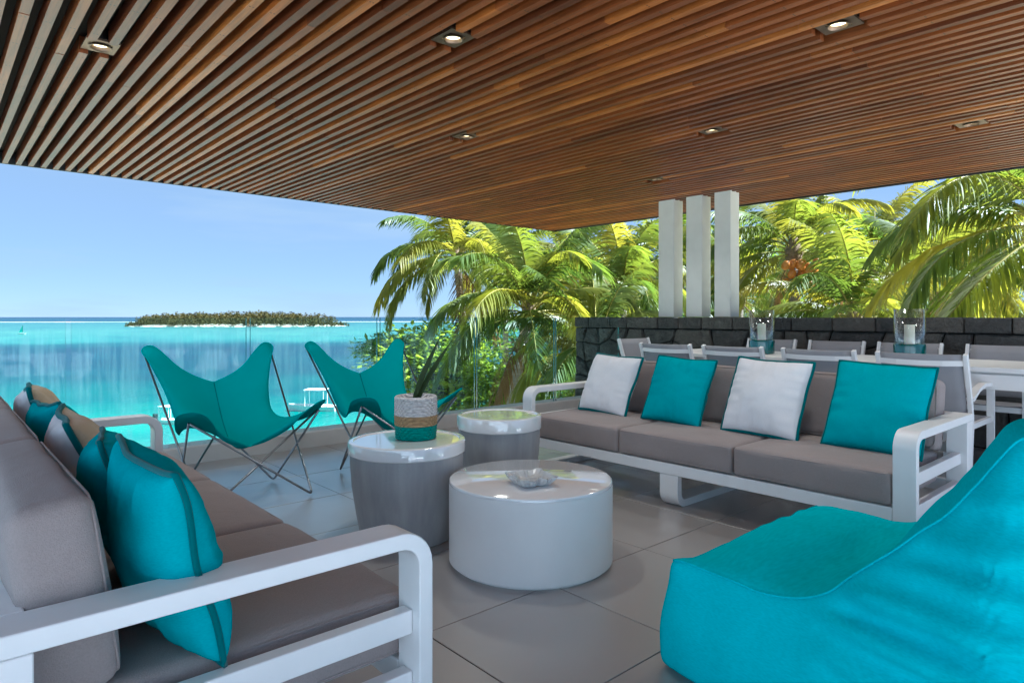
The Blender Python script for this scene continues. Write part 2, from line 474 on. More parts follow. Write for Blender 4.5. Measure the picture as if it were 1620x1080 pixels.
def mk_ground():
    m, nt, b = new_mat('sandy_ground')
    a = tex_noise(nt, (1, 1, 1), 0.25, 6, 0.6, 'World')
    f = tex_noise(nt, (1, 1, 1), 6, 5, 0.7, 'World')
    c = mixc(nt, 0.5, ramp(nt, a, [(0.42, (0.09, 0.13, 0.04)), (0.5, (0.52, 0.46, 0.34)), (0.7, (0.62, 0.56, 0.45))]), ramp(nt, f, [(0.3, (0.10, 0.14, 0.04)), (0.6, (0.5, 0.45, 0.33))]))
    nt.links.new(c, b.inputs['Base Color'])
    b.inputs['Roughness'].default_value = 0.95
    bump(nt, b, f, 0.6, 0.05)
    return m
M['ground'] = mk_ground()
M['sand'] = mat_paint('island_sand', (0.62, 0.57, 0.46), 0.95, 0.1, 0.2)

# ------------------------------------------------------------------ mesh helpers
class MB:
    """collects vertices and faces, then links them as one mesh object"""
    def __init__(s):
        s.v, s.f, s.mi = [], [], []
    def add(s, vs, fs, mi=0):
        o = len(s.v)
        s.v += [tuple(p) for p in vs]
        s.f += [tuple(i + o for i in f) for f in fs]
        s.mi += [mi] * len(fs)
        return s
    def box(s, x0, x1, y0, y1, z0, z1, mi=0, mat=None):
        vs = [Vector((x, y, z)) for x in (x0, x1) for y in (y0, y1) for z in (z0, z1)]
        if mat is not None:
            vs = [mat @ p for p in vs]
        return s.add(vs, [(0, 1, 3, 2), (4, 6, 7, 5), (0, 4, 5, 1), (2, 3, 7, 6), (0, 2, 6, 4), (1, 5, 7, 3)], mi)
    def tube(s, pts, r, n=8, mi=0, closed=False):
        pts = [Vector(p) for p in pts]
        rs = r if isinstance(r, (list, tuple)) else [r] * len(pts)
        rings = []
        up = None
        m = len(pts)
        for i, p in enumerate(pts):
            if closed:
                t = (pts[(i + 1) % m] - pts[i - 1]).normalized()
            else:
                t = (pts[min(i + 1, m - 1)] - pts[max(i - 1, 0)]).normalized()
            if up is None:
                up = t.orthogonal().normalized()
            up = (up - t * up.dot(t))
            up = up.normalized() if up.length > 1e-6 else t.orthogonal().normalized()
            bn = t.cross(up)
            rings.append([p + (up * math.cos(2 * math.pi * k / n) + bn * math.sin(2 * math.pi * k / n)) * rs[i] for k in range(n)])
        vs = [q for ring in rings for q in ring]
        fs = []
        cnt = m if closed else m - 1
        for i in range(cnt):
            j = (i + 1) % m
            for k in range(n):
                fs.append((i * n + k, i * n + (k + 1) % n, j * n + (k + 1) % n, j * n + k))
        if not closed:
            fs.append(tuple(reversed(range(n))))
            fs.append(tuple((m - 1) * n + k for k in range(n)))
        return s.add(vs, fs, mi)
    def ribbon(s, path, w, t, axis, mi=0, closed=False):
        """rectangular bar: width w along 'axis', thickness t in the plane of the path"""
        path = [Vector(p) for p in path]; axis = Vector(axis).normalized()
        m = len(path); vs = []
        for i, p in enumerate(path):
            a = path[i - 1] if (closed or i > 0) else path[i]
            b = path[(i + 1) % m] if (closed or i < m - 1) else path[i]
            d1 = (p - a); d2 = (b - p)
            d1 = d1.normalized() if d1.length > 1e-9 else d2.normalized()
            d2 = d2.normalized() if d2.length > 1e-9 else d1
            tg = (d1 + d2).normalized()
            nn = axis.cross(tg)
            k = t / 2 / max(0.3, nn.dot(axis.cross(d1)))
            for (aw, an) in ((-w / 2, -k), (w / 2, -k), (w / 2, k), (-w / 2, k)):
                vs.append(p + axis * aw + nn * an)
        fs = []
        for i in range(m if closed else m - 1):
            j = (i + 1) % m
            for k in range(4):
                fs.append((i * 4 + k, i * 4 + (k + 1) % 4, j * 4 + (k + 1) % 4, j * 4 + k))
        if not closed:
            fs.append((3, 2, 1, 0)); fs.append(tuple((m - 1) * 4 + k for k in range(4)))
        return s.add(vs, fs, mi)
    def lathe(s, prof, n=48, c=(0, 0, 0), mi=0, cap0=True, cap1=True):
        vs = []
        for (r, z) in prof:
            for k in range(n):
                a = 2 * math.pi * k / n
                vs.append((c[0] + r * math.cos(a), c[1] + r * math.sin(a), c[2] + z))
        fs = []
        for i in range(len(prof) - 1):
            for k in range(n):
                fs.append((i * n + k, i * n + (k + 1) % n, (i + 1) * n + (k + 1) % n, (i + 1) * n + k))
        if cap0: fs.append(tuple(reversed(range(n))))
        if cap1: fs.append(tuple((len(prof) - 1) * n + k for k in range(n)))
        return s.add(vs, fs, mi)
    def build(s, name, mats, parent=None, smooth=False, loc=None, bevel=0, auto=None, fixn=True):
        me = bpy.data.meshes.new(name)
        me.from_pydata(s.v, [], s.f)
        for m in (mats if isinstance(mats, (list, tuple)) else [mats]):
            me.materials.append(m)
        if any(s.mi):
            me.polygons.foreach_set('material_index', s.mi)
        if fixn:
            bm = bmesh.new(); bm.from_mesh(me)
            bmesh.ops.recalc_face_normals(bm, faces=bm.faces)
            bm.to_mesh(me); bm.free()
        if smooth:
            me.polygons.foreach_set('use_smooth', [True] * len(me.polygons))
        me.update()
        o = bpy.data.objects.new(name, me)
        COL.objects.link(o)
        if parent is not None: o.parent = parent
        if loc is not None: o.location = loc
        if bevel:
            bv = o.modifiers.new('bevel', 'BEVEL'); bv.width = bevel; bv.segments = 3; bv.limit_method = 'ANGLE'; bv.angle_limit = R(40)
            me.polygons.foreach_set('use_smooth', [True] * len(me.polygons))
            wn_ = o.modifiers.new('wn', 'WEIGHTED_NORMAL'); wn_.keep_sharp = True
        if auto:
            me.polygons.foreach_set('use_smooth', [True] * len(me.polygons))
            bm = bmesh.new(); bm.from_mesh(me)
            for e in bm.edges:
                if len(e.link_faces) == 2 and e.calc_face_angle(0) > R(auto): e.smooth = False
            bm.to_mesh(me); bm.free()
        return o

def tag(o, label=None, cat=None, group=None, kind=None):
    if label: o['label'] = label
    if cat: o['category'] = cat
    if group: o['group'] = group
    if kind: o['kind'] = kind
    return o

def empty(name, loc, rz=0.0, label=None, cat=None, group=None):
    o = bpy.data.objects.new(name, None)
    COL.objects.link(o)
    o.location = loc; o.rotation_euler = (0, 0, rz)
    o.empty_display_size = 0.1
    return tag(o, label, cat, group)

def kids(o):
    return [c for c in ALLKIDS.get(o.name, [])]

def copy_tree(o, parent=None):
    c = o.copy(); COL.objects.link(c)
    if parent is not None:
        c.parent = parent
    for ch in list(o.children):
        copy_tree(ch, c)
    return c

def arc(cx, cz, r, a0, a1, n=6):
    return [(cx + r * math.cos(R(a0 + (a1 - a0) * i / n)), cz + r * math.sin(R(a0 + (a1 - a0) * i / n))) for i in range(n + 1)]

def rounded_box(mb, c, s, r=0.03, n=(10, 10, 6), puff=(0, 0, 0), seed=0, wr=0.0, mat=None, mi=0):
    """soft box: centre c, size s, edge radius r, puff = extra bulge at the middle of each face pair, wr = wrinkle depth"""
    bm = bmesh.new()
    idx = {}
    vs, fs = [], []
    hx, hy, hz = s[0] / 2, s[1] / 2, s[2] / 2
    def spread(k, n_):
        t = k / n_ * 2 - 1
        return math.copysign(abs(t) ** 0.75, t)
    def vert(p):
        key = tuple(round(q, 5) for q in p)
        if key in idx: return idx[key]
        x, y, z = p[0] * hx, p[1] * hy, p[2] * hz
        q = Vector((max(-hx + r, min(hx - r, x)), max(-hy + r, min(hy - r, y)), max(-hz + r, min(hz - r, z))))
        d = Vector((x, y, z)) - q
        if d.length > 1e-9: q = q + d.normalized() * r
        fx, fy, fz = 1 - p[0] ** 2, 1 - p[1] ** 2, 1 - p[2] ** 2
        q.x += puff[0] * p[0] * (fy * fz) ** 0.6
        q.y += puff[1] * p[1] * (fx * fz) ** 0.6
        q.z += puff[2] * p[2] * (fx * fy) ** 0.6
        if wr:
            nv = Vector((q.x * 3.1 + seed * 7.3, q.y * 3.1, q.z * 3.1))
            w = mnoise.noise(nv) + 0.6 * mnoise.noise(nv * 2.7)
            q += d.normalized() * w * wr if d.length > 1e-9 else Vector((0, 0, 0))
            q += Vector((p[0] * (abs(p[0]) > .99), p[1] * (abs(p[1]) > .99), p[2] * (abs(p[2]) > .99))) * w * wr
        q += Vector(c)
        if mat is not None: q = mat @ q
        idx[key] = len(vs); vs.append(q)
        return idx[key]
    for ax in range(3):
        a, b = [(1, 2), (2, 0), (0, 1)][ax]
        na, nb = n[a], n[b]
        for sg in (-1, 1):
            for i in range(na):
                for j in range(nb):
                    q = []
                    for (di, dj) in ((0, 0), (1, 0), (1, 1), (0, 1)):
                        p = [0, 0, 0]; p[ax] = sg
                        p[a] = spread(i + di, na); p[b] = spread(j + dj, nb)
                        q.append(vert(p))
                    if sg < 0: q.reverse()
                    fs.append(tuple(q))
    bm.free()
    mb.add(vs, fs, mi)
    return mb

# ------------------------------------------------------------------ terrace structure
RAIL_V, WALL_U, CEIL = 5.5, 6.9, 2.62
TILE = 0.65
floor = MB().box(-3.0, WALL_U + 0.4, -3.2, 6.4, -0.35, -0.012).box(-14.0, -3.002, -14, 6.4, -0.35, -0.004, 1).box(-3.0, WALL_U + 0.4, -14, -3.202, -0.35, -0.004, 1).build('floor', [M['grout'], M['bounce_deck']])  # outer two boxes: unseen pale deck, added to bounce sunlight under the roof
tag(floor, kind='structure')
u_lines = [2.0 + TILE * k for k in range(-8, 8)]
v_lines = [1.345 + 0.645 * k for k in range(-7, 7)]
tile_mb = MB()
g = 0.0022
T = 0.012
bz = 0.0015
x0, x1, y0, y1 = g, TILE - g, g, 0.645 - g
tile_mb.add([(x0, y0, -T), (x1, y0, -T), (x1, y1, -T), (x0, y1, -T), (x0, y0, -bz), (x1, y0, -bz), (x1, y1, -bz), (x0, y1, -bz),
             (x0 + bz, y0 + bz, 0), (x1 - bz, y0 + bz, 0), (x1 - bz, y1 - bz, 0), (x0 + bz, y1 - bz, 0)],
            [(0, 1, 5, 4), (1, 2, 6, 5), (2, 3, 7, 6), (3, 0, 4, 7), (4, 5, 9, 8), (5, 6, 10, 9), (6, 7, 11, 10), (7, 4, 8, 11), (8, 9, 10, 11)])
first = None
rt = random.Random(3)
for u in u_lines:
    for v in v_lines:
        if u < -2.9 or u > WALL_U - 0.02 or v > RAIL_V: continue
        if first is None:
            o = first = tile_mb.build('floor_tile', M['tile'], floor, fixn=False)
        else:
            o = first.copy(); COL.objects.link(o)
        o.location = (u, v, rt.uniform(-0.0004, 0.0004))
        if u + TILE > WALL_U:
            o.scale.x = (WALL_U - u - 0.004) / TILE
        if v + 0.645 > RAIL_V:
            o.scale.y = (RAIL_V - v - 0.003) / 0.645

kerb = MB().box(-3.0, WALL_U - 0.003, RAIL_V, RAIL_V + 0.26, -0.008, 0.13).build('kerb', M['render_wall'], bevel=0.006)
tag(kerb, kind='structure')
skirt = MB().box(-13.8, 7.0, -13.8, 5.4, -6.2, -0.352).build('house', M['roof'])
tag(skirt, 'plain rendered lower storey of the house under the terrace', 'house')

bounce_wall = MB().box(-4.0, -3.7, -14, 4.4, 0.0, 3.6).build('bounce_wall', M['bounce_grey'])  # unseen wall behind the camera, added to bounce cool sunlight into the terrace
tag(bounce_wall, kind='structure')

# ceiling: dark board with slats hung below it
cu0, cu1, cv0, cv1 = -1.2, 8.07, -1.6, 7.93
ceiling = MB().box(cu0, cu1, cv0, cv1, CEIL + 0.104, CEIL + 0.13).build('ceiling', M['backing'])
tag(ceiling, kind='structure')
roof = MB().box(cu0 - 0.02, cu1 + 0.02, cv0 - 0.02, cv1 + 0.02, CEIL + 0.131, CEIL + 0.34)
roof.box(cu0, cu1, cv1 + 0.001, cv1 + 0.018, CEIL - 0.004, CEIL + 0.130, 1).box(cu1 + 0.001, cu1 + 0.018, cv0, cv1 + 0.018, CEIL - 0.004, CEIL + 0.130, 1)
roof = roof.build('roof', [M['roof'], M['dark_metal']])
tag(roof, kind='structure')
LIGHTS = [(0.71, 4.21), (2.10, 2.83), (3.47, 1.39), (3.32, 4.29), (4.68, 2.85), (6.02, 1.42), (5.88, 4.25)]
SW, SD, PITCH = 0.043, 0.092, 0.1
rs = random.Random(11)
unit = MB().box(-SW / 2, SW / 2, 0, 1, 0, SD)
slat0 = None
def add_slat(u, a, b):
    global slat0
    if slat0 is None:
        o = slat0 = unit.build('slat', M['wood'], ceiling)
    else:
        o = slat0.copy(); COL.objects.link(o)
    o.location = (u + rs.uniform(-0.002, 0.002), a + 0.0015, CEIL + rs.uniform(-0.0015, 0.0015))
    o.scale = (1, b - a - 0.003, 1)
nu = int((cu1 - cu0) / PITCH)
for i in range(nu):
    u = cu0 + 0.05 + i * PITCH
    if u > cu1 - 0.03: break
    cuts = [cv0, cv1]
    if u > 0.0:
        a = rs.uniform(1.0, 3.4); cuts.append(a); cuts.append(a + rs.uniform(1.9, 3.3))
    else:
        cuts.append(rs.uniform(0, 4))
    holes = [(lv - 0.115, lv + 0.115) for lu, lv in LIGHTS if abs(u - lu) < 0.085]
    cuts = sorted(c for c in cuts if not any(h0 - 0.25 < c < h1 + 0.25 for h0, h1 in holes))
    for a, b in zip(cuts[:-1], cuts[1:]):
        hs = [h for h in holes if a < h[0] and h[1] < b]
        if hs:
            add_slat(u, a, hs[0][0]); add_slat(u, hs[0][1], b)
        else:
            add_slat(u, a, b)

lab = ['square recessed downlight nearest the open sea edge of the slatted ceiling', 'glowing square downlight over the round coffee tables',
       'glowing square downlight over the turquoise beanbag', 'small square downlight between the tables and the far ceiling corner',
       'square downlight above the long grey sofa', 'square downlight above the dining table near the stone wall', 'tiny downlight farthest away beside the three columns']
for (lu, lv), lb in zip(LIGHTS, lab):
    t = empty('downlight', (lu, lv, CEIL), 0, lb, 'downlight', 'downlights in the slatted ceiling')
    f = MB()
    z0, z1 = 0.018, 0.030
    for (a, b, c, d) in ((-.080, .080, -.095, -.05), (-.080, .080, .05, .095), (-.080, -.05, -.05, .05), (.05, .080, -.05, .05)):
        f.box(a, b, c, d, z0, z1)
    f.build('plate', M['plate'], t)
    MB().lathe([(0.058, 0.010), (0.050, 0.008), (0.046, 0.012), (0.042, 0.030)], 32, cap0=False, cap1=False).build('trim_ring', M['plate'], t, smooth=True)
    MB().lathe([(0.042, 0.030), (0.034, 0.034), (0.030, 0.034)], 24, cap0=False, cap1=True).build('lamp', M['lamp'], t)
    ld = bpy.data.lights.new('lamp_light', 'SPOT'); ld.energy = 15; ld.color = (1.0, 0.86, 0.66); ld.spot_size = R(130); ld.spot_blend = 1.0; ld.shadow_soft_size = 0.10
    lo = bpy.data.objects.new('lamp_light', ld); COL.objects.link(lo); lo.parent = t; lo.location = (0, 0, 0.004)
    MB().lathe([(0.06, 0.036), (0.06, 0.097)], 20).build('housing', M['dark_metal'], t)

# glass railing
joints = [-2.97, -1.73, -0.49, 0.745, 2.005, 3.245, 4.44, 5.665, 6.885]
glab = ['streaked glass panel at the seaward edge left of the first butterfly chair', 'streaked glass panel behind the left butterfly chair',
        'streaked glass panel between the two butterfly chairs', 'clear glass panel with palms behind the basket planter',
        'clear glass panel in front of the leaning coconut palm', 'clear glass panel that meets the dark stone wall']
for i in range(len(joints) - 1):
    a, b = joints[i] + 0.017, joints[i + 1] - 0.017
    gp = MB()
    ya, yb, za, zb = RAIL_V + 0.07, RAIL_V + 0.088, 0.125, 1.14
    gp.add([(a, ya, za), (b, ya, za), (b, ya, zb), (a, ya, zb), (a, yb, za), (b, yb, za), (b, yb, zb), (a, yb, zb)], [(0, 1, 2, 3), (5, 4, 7, 6)], 0)
    gp.add([(a, ya, za), (b, ya, za), (b, ya, zb), (a, ya, zb), (a, yb, za), (b, yb, za), (b, yb, zb), (a, yb, zb)], [(4, 0, 3, 7), (1, 5, 6, 2), (3, 2, 6, 7)], 1)
    lb = glab[i - 2] if i >= 2 else ('frameless glass panel behind the far armrest of the left sofa' if i == 1 else 'frameless glass panel at the far left end of the railing')
    o = gp.build('glass_panel', [M['pane'], M['pane_edge']], fixn=False)
    tag(o, lb, 'glass panel', 'glass panels of the balcony railing')

# stone wall
wall_v0, wall_v1, WTOP = -2.6, 6.38, 1.142
wall = empty('stone_wall', (WALL_U, 0, 0), 0, 'low dark basalt stone wall with coping behind the dining table', 'stone wall')
MB().box(0.03, 0.42, wall_v0, wall_v1, -0.34, 1.0).build('core', M['mortar'], wall)
rw = random.Random(5)
def stone(poly, depth, name, parent, ins=0.008, bulge=0.02):
    """poly: (v, z) corners counter clockwise; face looks to -u"""
    n = len(poly)
    cx = sum(p[0] for p in poly) / n; cz = sum(p[1] for p in poly) / n
    def shr(k):
        out = []
        for p in poly:
            d = Vector((p[0] - cx, p[1] - cz)); L = d.length
            d = d * max(0.2, (L - k) / L)
            out.append((cx + d.x, cz + d.y))
        return out
    a = shr(ins); b = shr(ins + 0.018)
    dv = rw.uniform(-0.006, 0.012)
    vs = [(0.035, p[0], p[1]) for p in a] + [(0.008 - dv, p[0], p[1]) for p in a] + [(-bulge * 0.6 - dv + rw.uniform(-.008, .006), p[0], p[1]) for p in b] + [(-bulge - dv + rw.uniform(-.012, .008), cx + rw.uniform(-.02, .02), cz)]
    fs = []
    for i in range(n):
        j = (i + 1) % n
        fs += [(i, j, n + j, n + i), (n + i, n + j, 2 * n + j, 2 * n + i), (2 * n + i, 2 * n + j, 3 * n)]
    MB().add(vs, fs).build(name, M['stone'], parent)
rows = [0.0, 0.30, 0.56, 0.80, 1.0]
ncol = 38
grid = {}
for r in range(len(rows)):
    for c in range(ncol + 1):
        v = wall_v0 + (wall_v1 - wall_v0) * c / ncol
        jv = 0 if c in (0, ncol) else rw.uniform(-0.085, 0.085)
        jz = 0 if r in (0, len(rows) - 1) else rw.uniform(-0.07, 0.07)
        grid[r, c] = (v + jv, rows[r] + jz)
for r in range(len(rows) - 1):
    c = 0
    while c < ncol:
        w = 2 if (rw.random() < 0.22 and c + 2 <= ncol) else 1
        p = [grid[r, c + k] for k in range(w + 1)] + [grid[r + 1, c + w - k] for k in range(w + 1)]
        # extra corner makes an irregular outline
        m = ((p[0][0] + p[-1][0]) / 2 + rw.uniform(-.012, .012), (p[0][1] + p[-1][1]) / 2)
        stone(p + [m], 0.03, 'stone', wall)
        c += w
v = wall_v0
cops = []
while v < wall_v1 - 0.05:
    w = min(rw.uniform(0.28, 0.5), wall_v1 - v)
    if wall_v1 - (v + w) < 0.15: w = wall_v1 - v
    cops.append((v, v + w)); v += w
for a, b in cops:
    h = rw.uniform(-0.006, 0.004)
    cm = MB()
    cm.box(-0.03 + rw.uniform(-.008, .008), 0.45, a + 0.004, b - 0.004, 1.004, WTOP + h)
    o = cm.build('coping_stone', M['stone'], wall, bevel=0.014)

clab = ['pale square column on the stone wall, farthest from the dining table', 'middle pale square column of the three on the stone wall', 'pale square column on the stone wall, nearest the coconut bunch']
for (va, vb), lb in zip(((4.80, 5.03), (4.40, 4.62), (4.02, 4.23)), clab):
    o = MB().box(7.0, 7.2, va, vb, WTOP + 0.006, CEIL + 0.1).build('column', M['column'], bevel=0.006)
    tag(o, lb, 'column', 'three columns on the stone wall')

# ------------------------------------------------------------------ sofas
SOFA_L, SOFA_D = 2.64, 0.92
def make_sofa(label, seed, loc, rz):
    """local x runs along the seat, y from the front (0) to the back, z up"""
    t = empty('sofa', loc, rz, label, 'sofa', 'two facing sofas')
    L, D = SOFA_L, SOFA_D
    fw = M['frame_white']
    rail = MB()
    rail.box(0.10, L - 0.10, 0.002, 0.042, 0.195, 0.262)
    rail.box(0.10, L - 0.10, D - 0.10, D - 0.06, 0.195, 0.262)
    for k in range(9):
        x = 0.2 + (L - 0.4) * k / 8
        rail.box(x - 0.03, x + 0.03, 0.043, D - 0.101, 0.235, 0.255)
    rail.build('seat_frame', fw, t, bevel=0.004)
    MB().box(0.101, L - 0.101, D - 0.10, D - 0.003, 0.585, 0.622).box(0.101, L - 0.101, D - 0.055, D - 0.02, 0.40, 0.46).build('back_rail', fw, t, bevel=0.004)
    for xa in (0.05, L - 0.05):
        am = MB()
        rr = 0.07
        tk = 0.04
        path = [(0.02, 0.10)] + [(y, z) for (y, z) in arc(0.02 + rr, 0.602 - rr, rr, 180, 90, 7)] + [(D - 0.003, 0.602)]
        am.ribbon([(xa, y, z) for (y, z) in path], 0.10, tk, (1, 0, 0))
        am.box(xa - 0.05, xa + 0.05, D - 0.104, D - 0.004, 0.10, 0.5815)
        am.build('armrest', fw, t, bevel=0.004)
        sr = MB()
        sr.box(xa - 0.02, xa + 0.02, 0.041, D - 0.105, 0.355, 0.415)
        sr.box(xa - 0.02, xa + 0.02, 0.041, D - 0.105, 0.195, 0.262)
        sr.build('side_rail', fw, t, bevel=0.004)
        foot = MB()
        path = [(0.02, 0.0995)] + arc(0.02 + 0.05, 0.02 + 0.05, 0.05, 180, 270, 6) + arc(D - 0.054 - 0.05, 0.02 + 0.05, 0.05, 270, 360, 6) + [(D - 0.054, 0.0995)]
        foot.ribbon([(xa, y, z) for (y, z) in path], 0.10, 0.04, (1, 0, 0))
        foot.build('leg', fw, t, bevel=0.004)
    lm = MB()
    path = [(0.03, 0.194)] + arc(0.03 + 0.06, 0.02 + 0.06, 0.06, 180, 270, 6) + arc(D - 0.15 - 0.06, 0.02 + 0.06, 0.06, 270, 360, 6) + [(D - 0.15, 0.194)]
    lm.ribbon([(L / 2 - 0.02, y, z) for (y, z) in path], 0.13, 0.045, (1, 0, 0))
    lm.build('leg', fw, t, bevel=0.004)
    cw = (L - 0.20) / 3
    for k in range(3):
        cx = 0.10 + cw * (k + 0.5)
        mb = rounded_box(MB(), (cx, 0.345, 0.348), (cw - 0.008, 0.70, 0.16), 0.022, (26, 22, 8), (0.0, 0.004, 0.012), seed + k, 0.0028)
        so_ = mb.build('seat_cushion', M['taupe'], t, smooth=True)
        def rr_loop(hx, hy, r):
            out = []
            for (sx, sy, a0) in ((1, 1, 0), (-1, 1, 90), (-1, -1, 180), (1, -1, 270)):
                for q_ in range(5):
                    a = R(a0 + 22.5 * q_)
                    out.append((sx * (hx - r) + r * math.cos(a), sy * (hy - r) + r * math.sin(a)))
            return out
        pm = MB()
        for zz in (0.348 + 0.066, 0.348 - 0.068):
            pm.tube([(cx + x, 0.345 + y, zz) for x, y in rr_loop((cw - 0.008) / 2 - 0.004, 0.347, 0.03)], 0.0042, 5, closed=True)
        pm.build('piping', M['taupe'], so_, smooth=True)
        # back cushion leans back: wedge, thicker at the base
        tilt = Matrix.Translation((0, 0.66, 0.43)) @ Matrix.Rotation(R(-8), 4, 'X')
        mb = rounded_box(MB(), (cx, 0.07, 0.195), (cw - 0.008, 0.145, 0.385), 0.035, (26, 8, 20), (0.0, 0.012, 0.006), seed + 10 + k, 0.003, tilt)
        bo_ = mb.build('back_cushion', M['taupe'], t, smooth=True)
        pm = MB()
        pm.tube([tilt @ Vector((cx + x, 0.07 - 0.066, 0.195 + y)) for x, y in rr_loop((cw - 0.008) / 2 - 0.010, 0.183, 0.045)], 0.0030, 5, closed=True)
        pm.build('piping', M['taupe'], bo_, smooth=True)
    return t
sofa_r = make_sofa('long white framed sofa with taupe cushions in front of the dining table', 1, (3.35, 3.64, 0), R(-90))
sofa_l = make_sofa('white framed taupe sofa close to the camera with its back to the left edge', 30, (0.95, 1.365, 0), R(90))

# ------------------------------------------------------------------ throw pillows
def make_pillow(name, label, w, h, th, front, back, trim, loc, rot, seed=0, pinch=0.05):
    n = 34
    r_ = random.Random(seed)
    def pt(i, j, sg):
        s = -1 + 2 * i / n; q = -1 + 2 * j / n
        x = s * (1 - pinch * (1 - q * q)) * w / 2
        z = q * (1 - pinch * (1 - s * s)) * h / 2
        f = max(0, (1 - s * s) * (1 - q * q))
        y = sg * th / 2 * f ** 0.42
        nv = Vector((x * 7 + seed * 3.7, z * 7, sg * 2.0 + seed))
        y += (mnoise.noise(nv * 0.6) * 0.022 + mnoise.noise(nv * 2.0) * 0.005 + mnoise.noise(nv * 6) * 0.002) * f ** 0.4
        ed = 1 - f ** 0.3
        y += math.sin(s * 5 + seed) * 0.003 * ed + mnoise.noise(Vector((s * 1.5, q * 1.5, seed * 1.7))) * 0.020 * ed
        # radial puckers at the seams
        pk_ = mnoise.noise(Vector((s * 7.5, seed * 2.1, sg))) * max(0, abs(q) - 0.45) * (1 - s * s) + mnoise.noise(Vector((seed * 3.1, q * 7.5, sg))) * max(0, abs(s) - 0.45) * (1 - q * q)
        y += sg * 0.042 * pk_ * f ** 0.25
        return Vector((x, y, z))
    mb = MB()
    idx = {}
    vs = []; fs = []; mi = []
    for sg in (-1, 1):
        for i in range(n + 1):
            for j in range(n + 1):
                edge = i in (0, n) or j in (0, n)
                key = (i, j, 0 if edge else sg)
                if key not in idx:
                    idx[key] = len(vs); vs.append(pt(i, j, sg))
        for i in range(n):
            for j in range(n):
                q = []
                for (a, b) in ((i, j), (i + 1, j), (i + 1, j + 1), (i, j + 1)):
                    edge = a in (0, n) or b in (0, n)
                    q.append(idx[(a, b, 0 if edge else sg)])
                if sg > 0: q.reverse()
                fs.append(tuple(q)); mi.append(0 if sg < 0 else 1)
    mb.v = [tuple(v) for v in vs]; mb.f = fs; mb.mi = mi
    o = mb.build(name, [front, back], smooth=True, fixn=False)
    o.location = loc; o.rotation_euler = rot
    tag(o, label, 'throw pillow', 'throw pillows on the sofas')
    loop = [pt(i, 0, 1) for i in range(n)] + [pt(n, j, 1) for j in range(n)] + [pt(n - i, n, 1) for i in range(n)] + [pt(0, n - j, 1) for j in range(n)]
    tb = MB(); tb.tube(loop, 0.0105 if M['white_cloth'] in (front, back) else 0.0075, 6, closed=True)
    tb.build('piping', trim, o, smooth=True)
    return o

def on_right(v, size, lab_, cloth, roll, seed, u=3.83):
    # pillow's local -y looks at -u (towards the tables)
    tilt = R(24)
    Rm = Matrix.Rotation(R(-90), 4, 'Z') @ Matrix.Rotation(-tilt, 4, 'X') @ Matrix.Rotation(R(roll), 4, 'Y')
    make_pillow('throw_pillow', lab_, size, size, 0.17, cloth, cloth, M['teal_trim'], (u, v, 0.430 + size / 2 * math.cos(tilt) + 0.005), Rm.to_euler(), seed)
on_right(3.19, 0.46, 'white pillow with teal piping at the armrest end of the long sofa', M['white_cloth'], 3, 1)
on_right(2.59, 0.47, 'teal pillow between the two white pillows on the long sofa', M['teal'], 2, 2)
on_right(1.96, 0.49, 'white pillow with teal piping between the two teal pillows of the long sofa', M['white_cloth'], 2, 3)
on_right(1.33, 0.50, 'large teal pillow against the armrest behind the beanbag', M['teal'], 2, 4)

def on_left(v, size, lab_, f, b, roll, seed, u=0.42, tilt=22, yaw=0):
    Rm = Matrix.Rotation(R(90 + yaw), 4, 'Z') @ Matrix.Rotation(-R(tilt), 4, 'X') @ Matrix.Rotation(R(roll), 4, 'Y')
    make_pillow('throw_pillow', lab_, size, size, 0.19, f, b, M['teal_trim'], (u, v, 0.43 + size / 2 * math.cos(R(tilt)) + 0.0), Rm.to_euler(), seed)
on_left(1.63, 0.43, 'plump teal pillow right beside the nearest armrest', M['teal'], M['teal'], -3, 11, 0.40, 13, 2)
on_left(2.08, 0.42, 'teal pillow with pointed corner tucked behind the nearest teal pillow', M['teal'], M['teal'], 4, 12, 0.42, 20, -8)
on_left(2.62, 0.42, 'white and beige pillow with teal piping in the middle of the near sofa', M['beige_cloth'], M['white_cloth'], -2, 13, 0.41, 20, -6)
on_left(3.08, 0.42, 'crumpled teal pillow between the two white and beige pillows', M['teal'], M['teal'], 5, 14, 0.41, 22, 8)
on_left(3.56, 0.44, 'white and beige pillow at the far end of the near sofa', M['beige_cloth'], M['white_cloth'], 2, 15, 0.40, 20, -5)

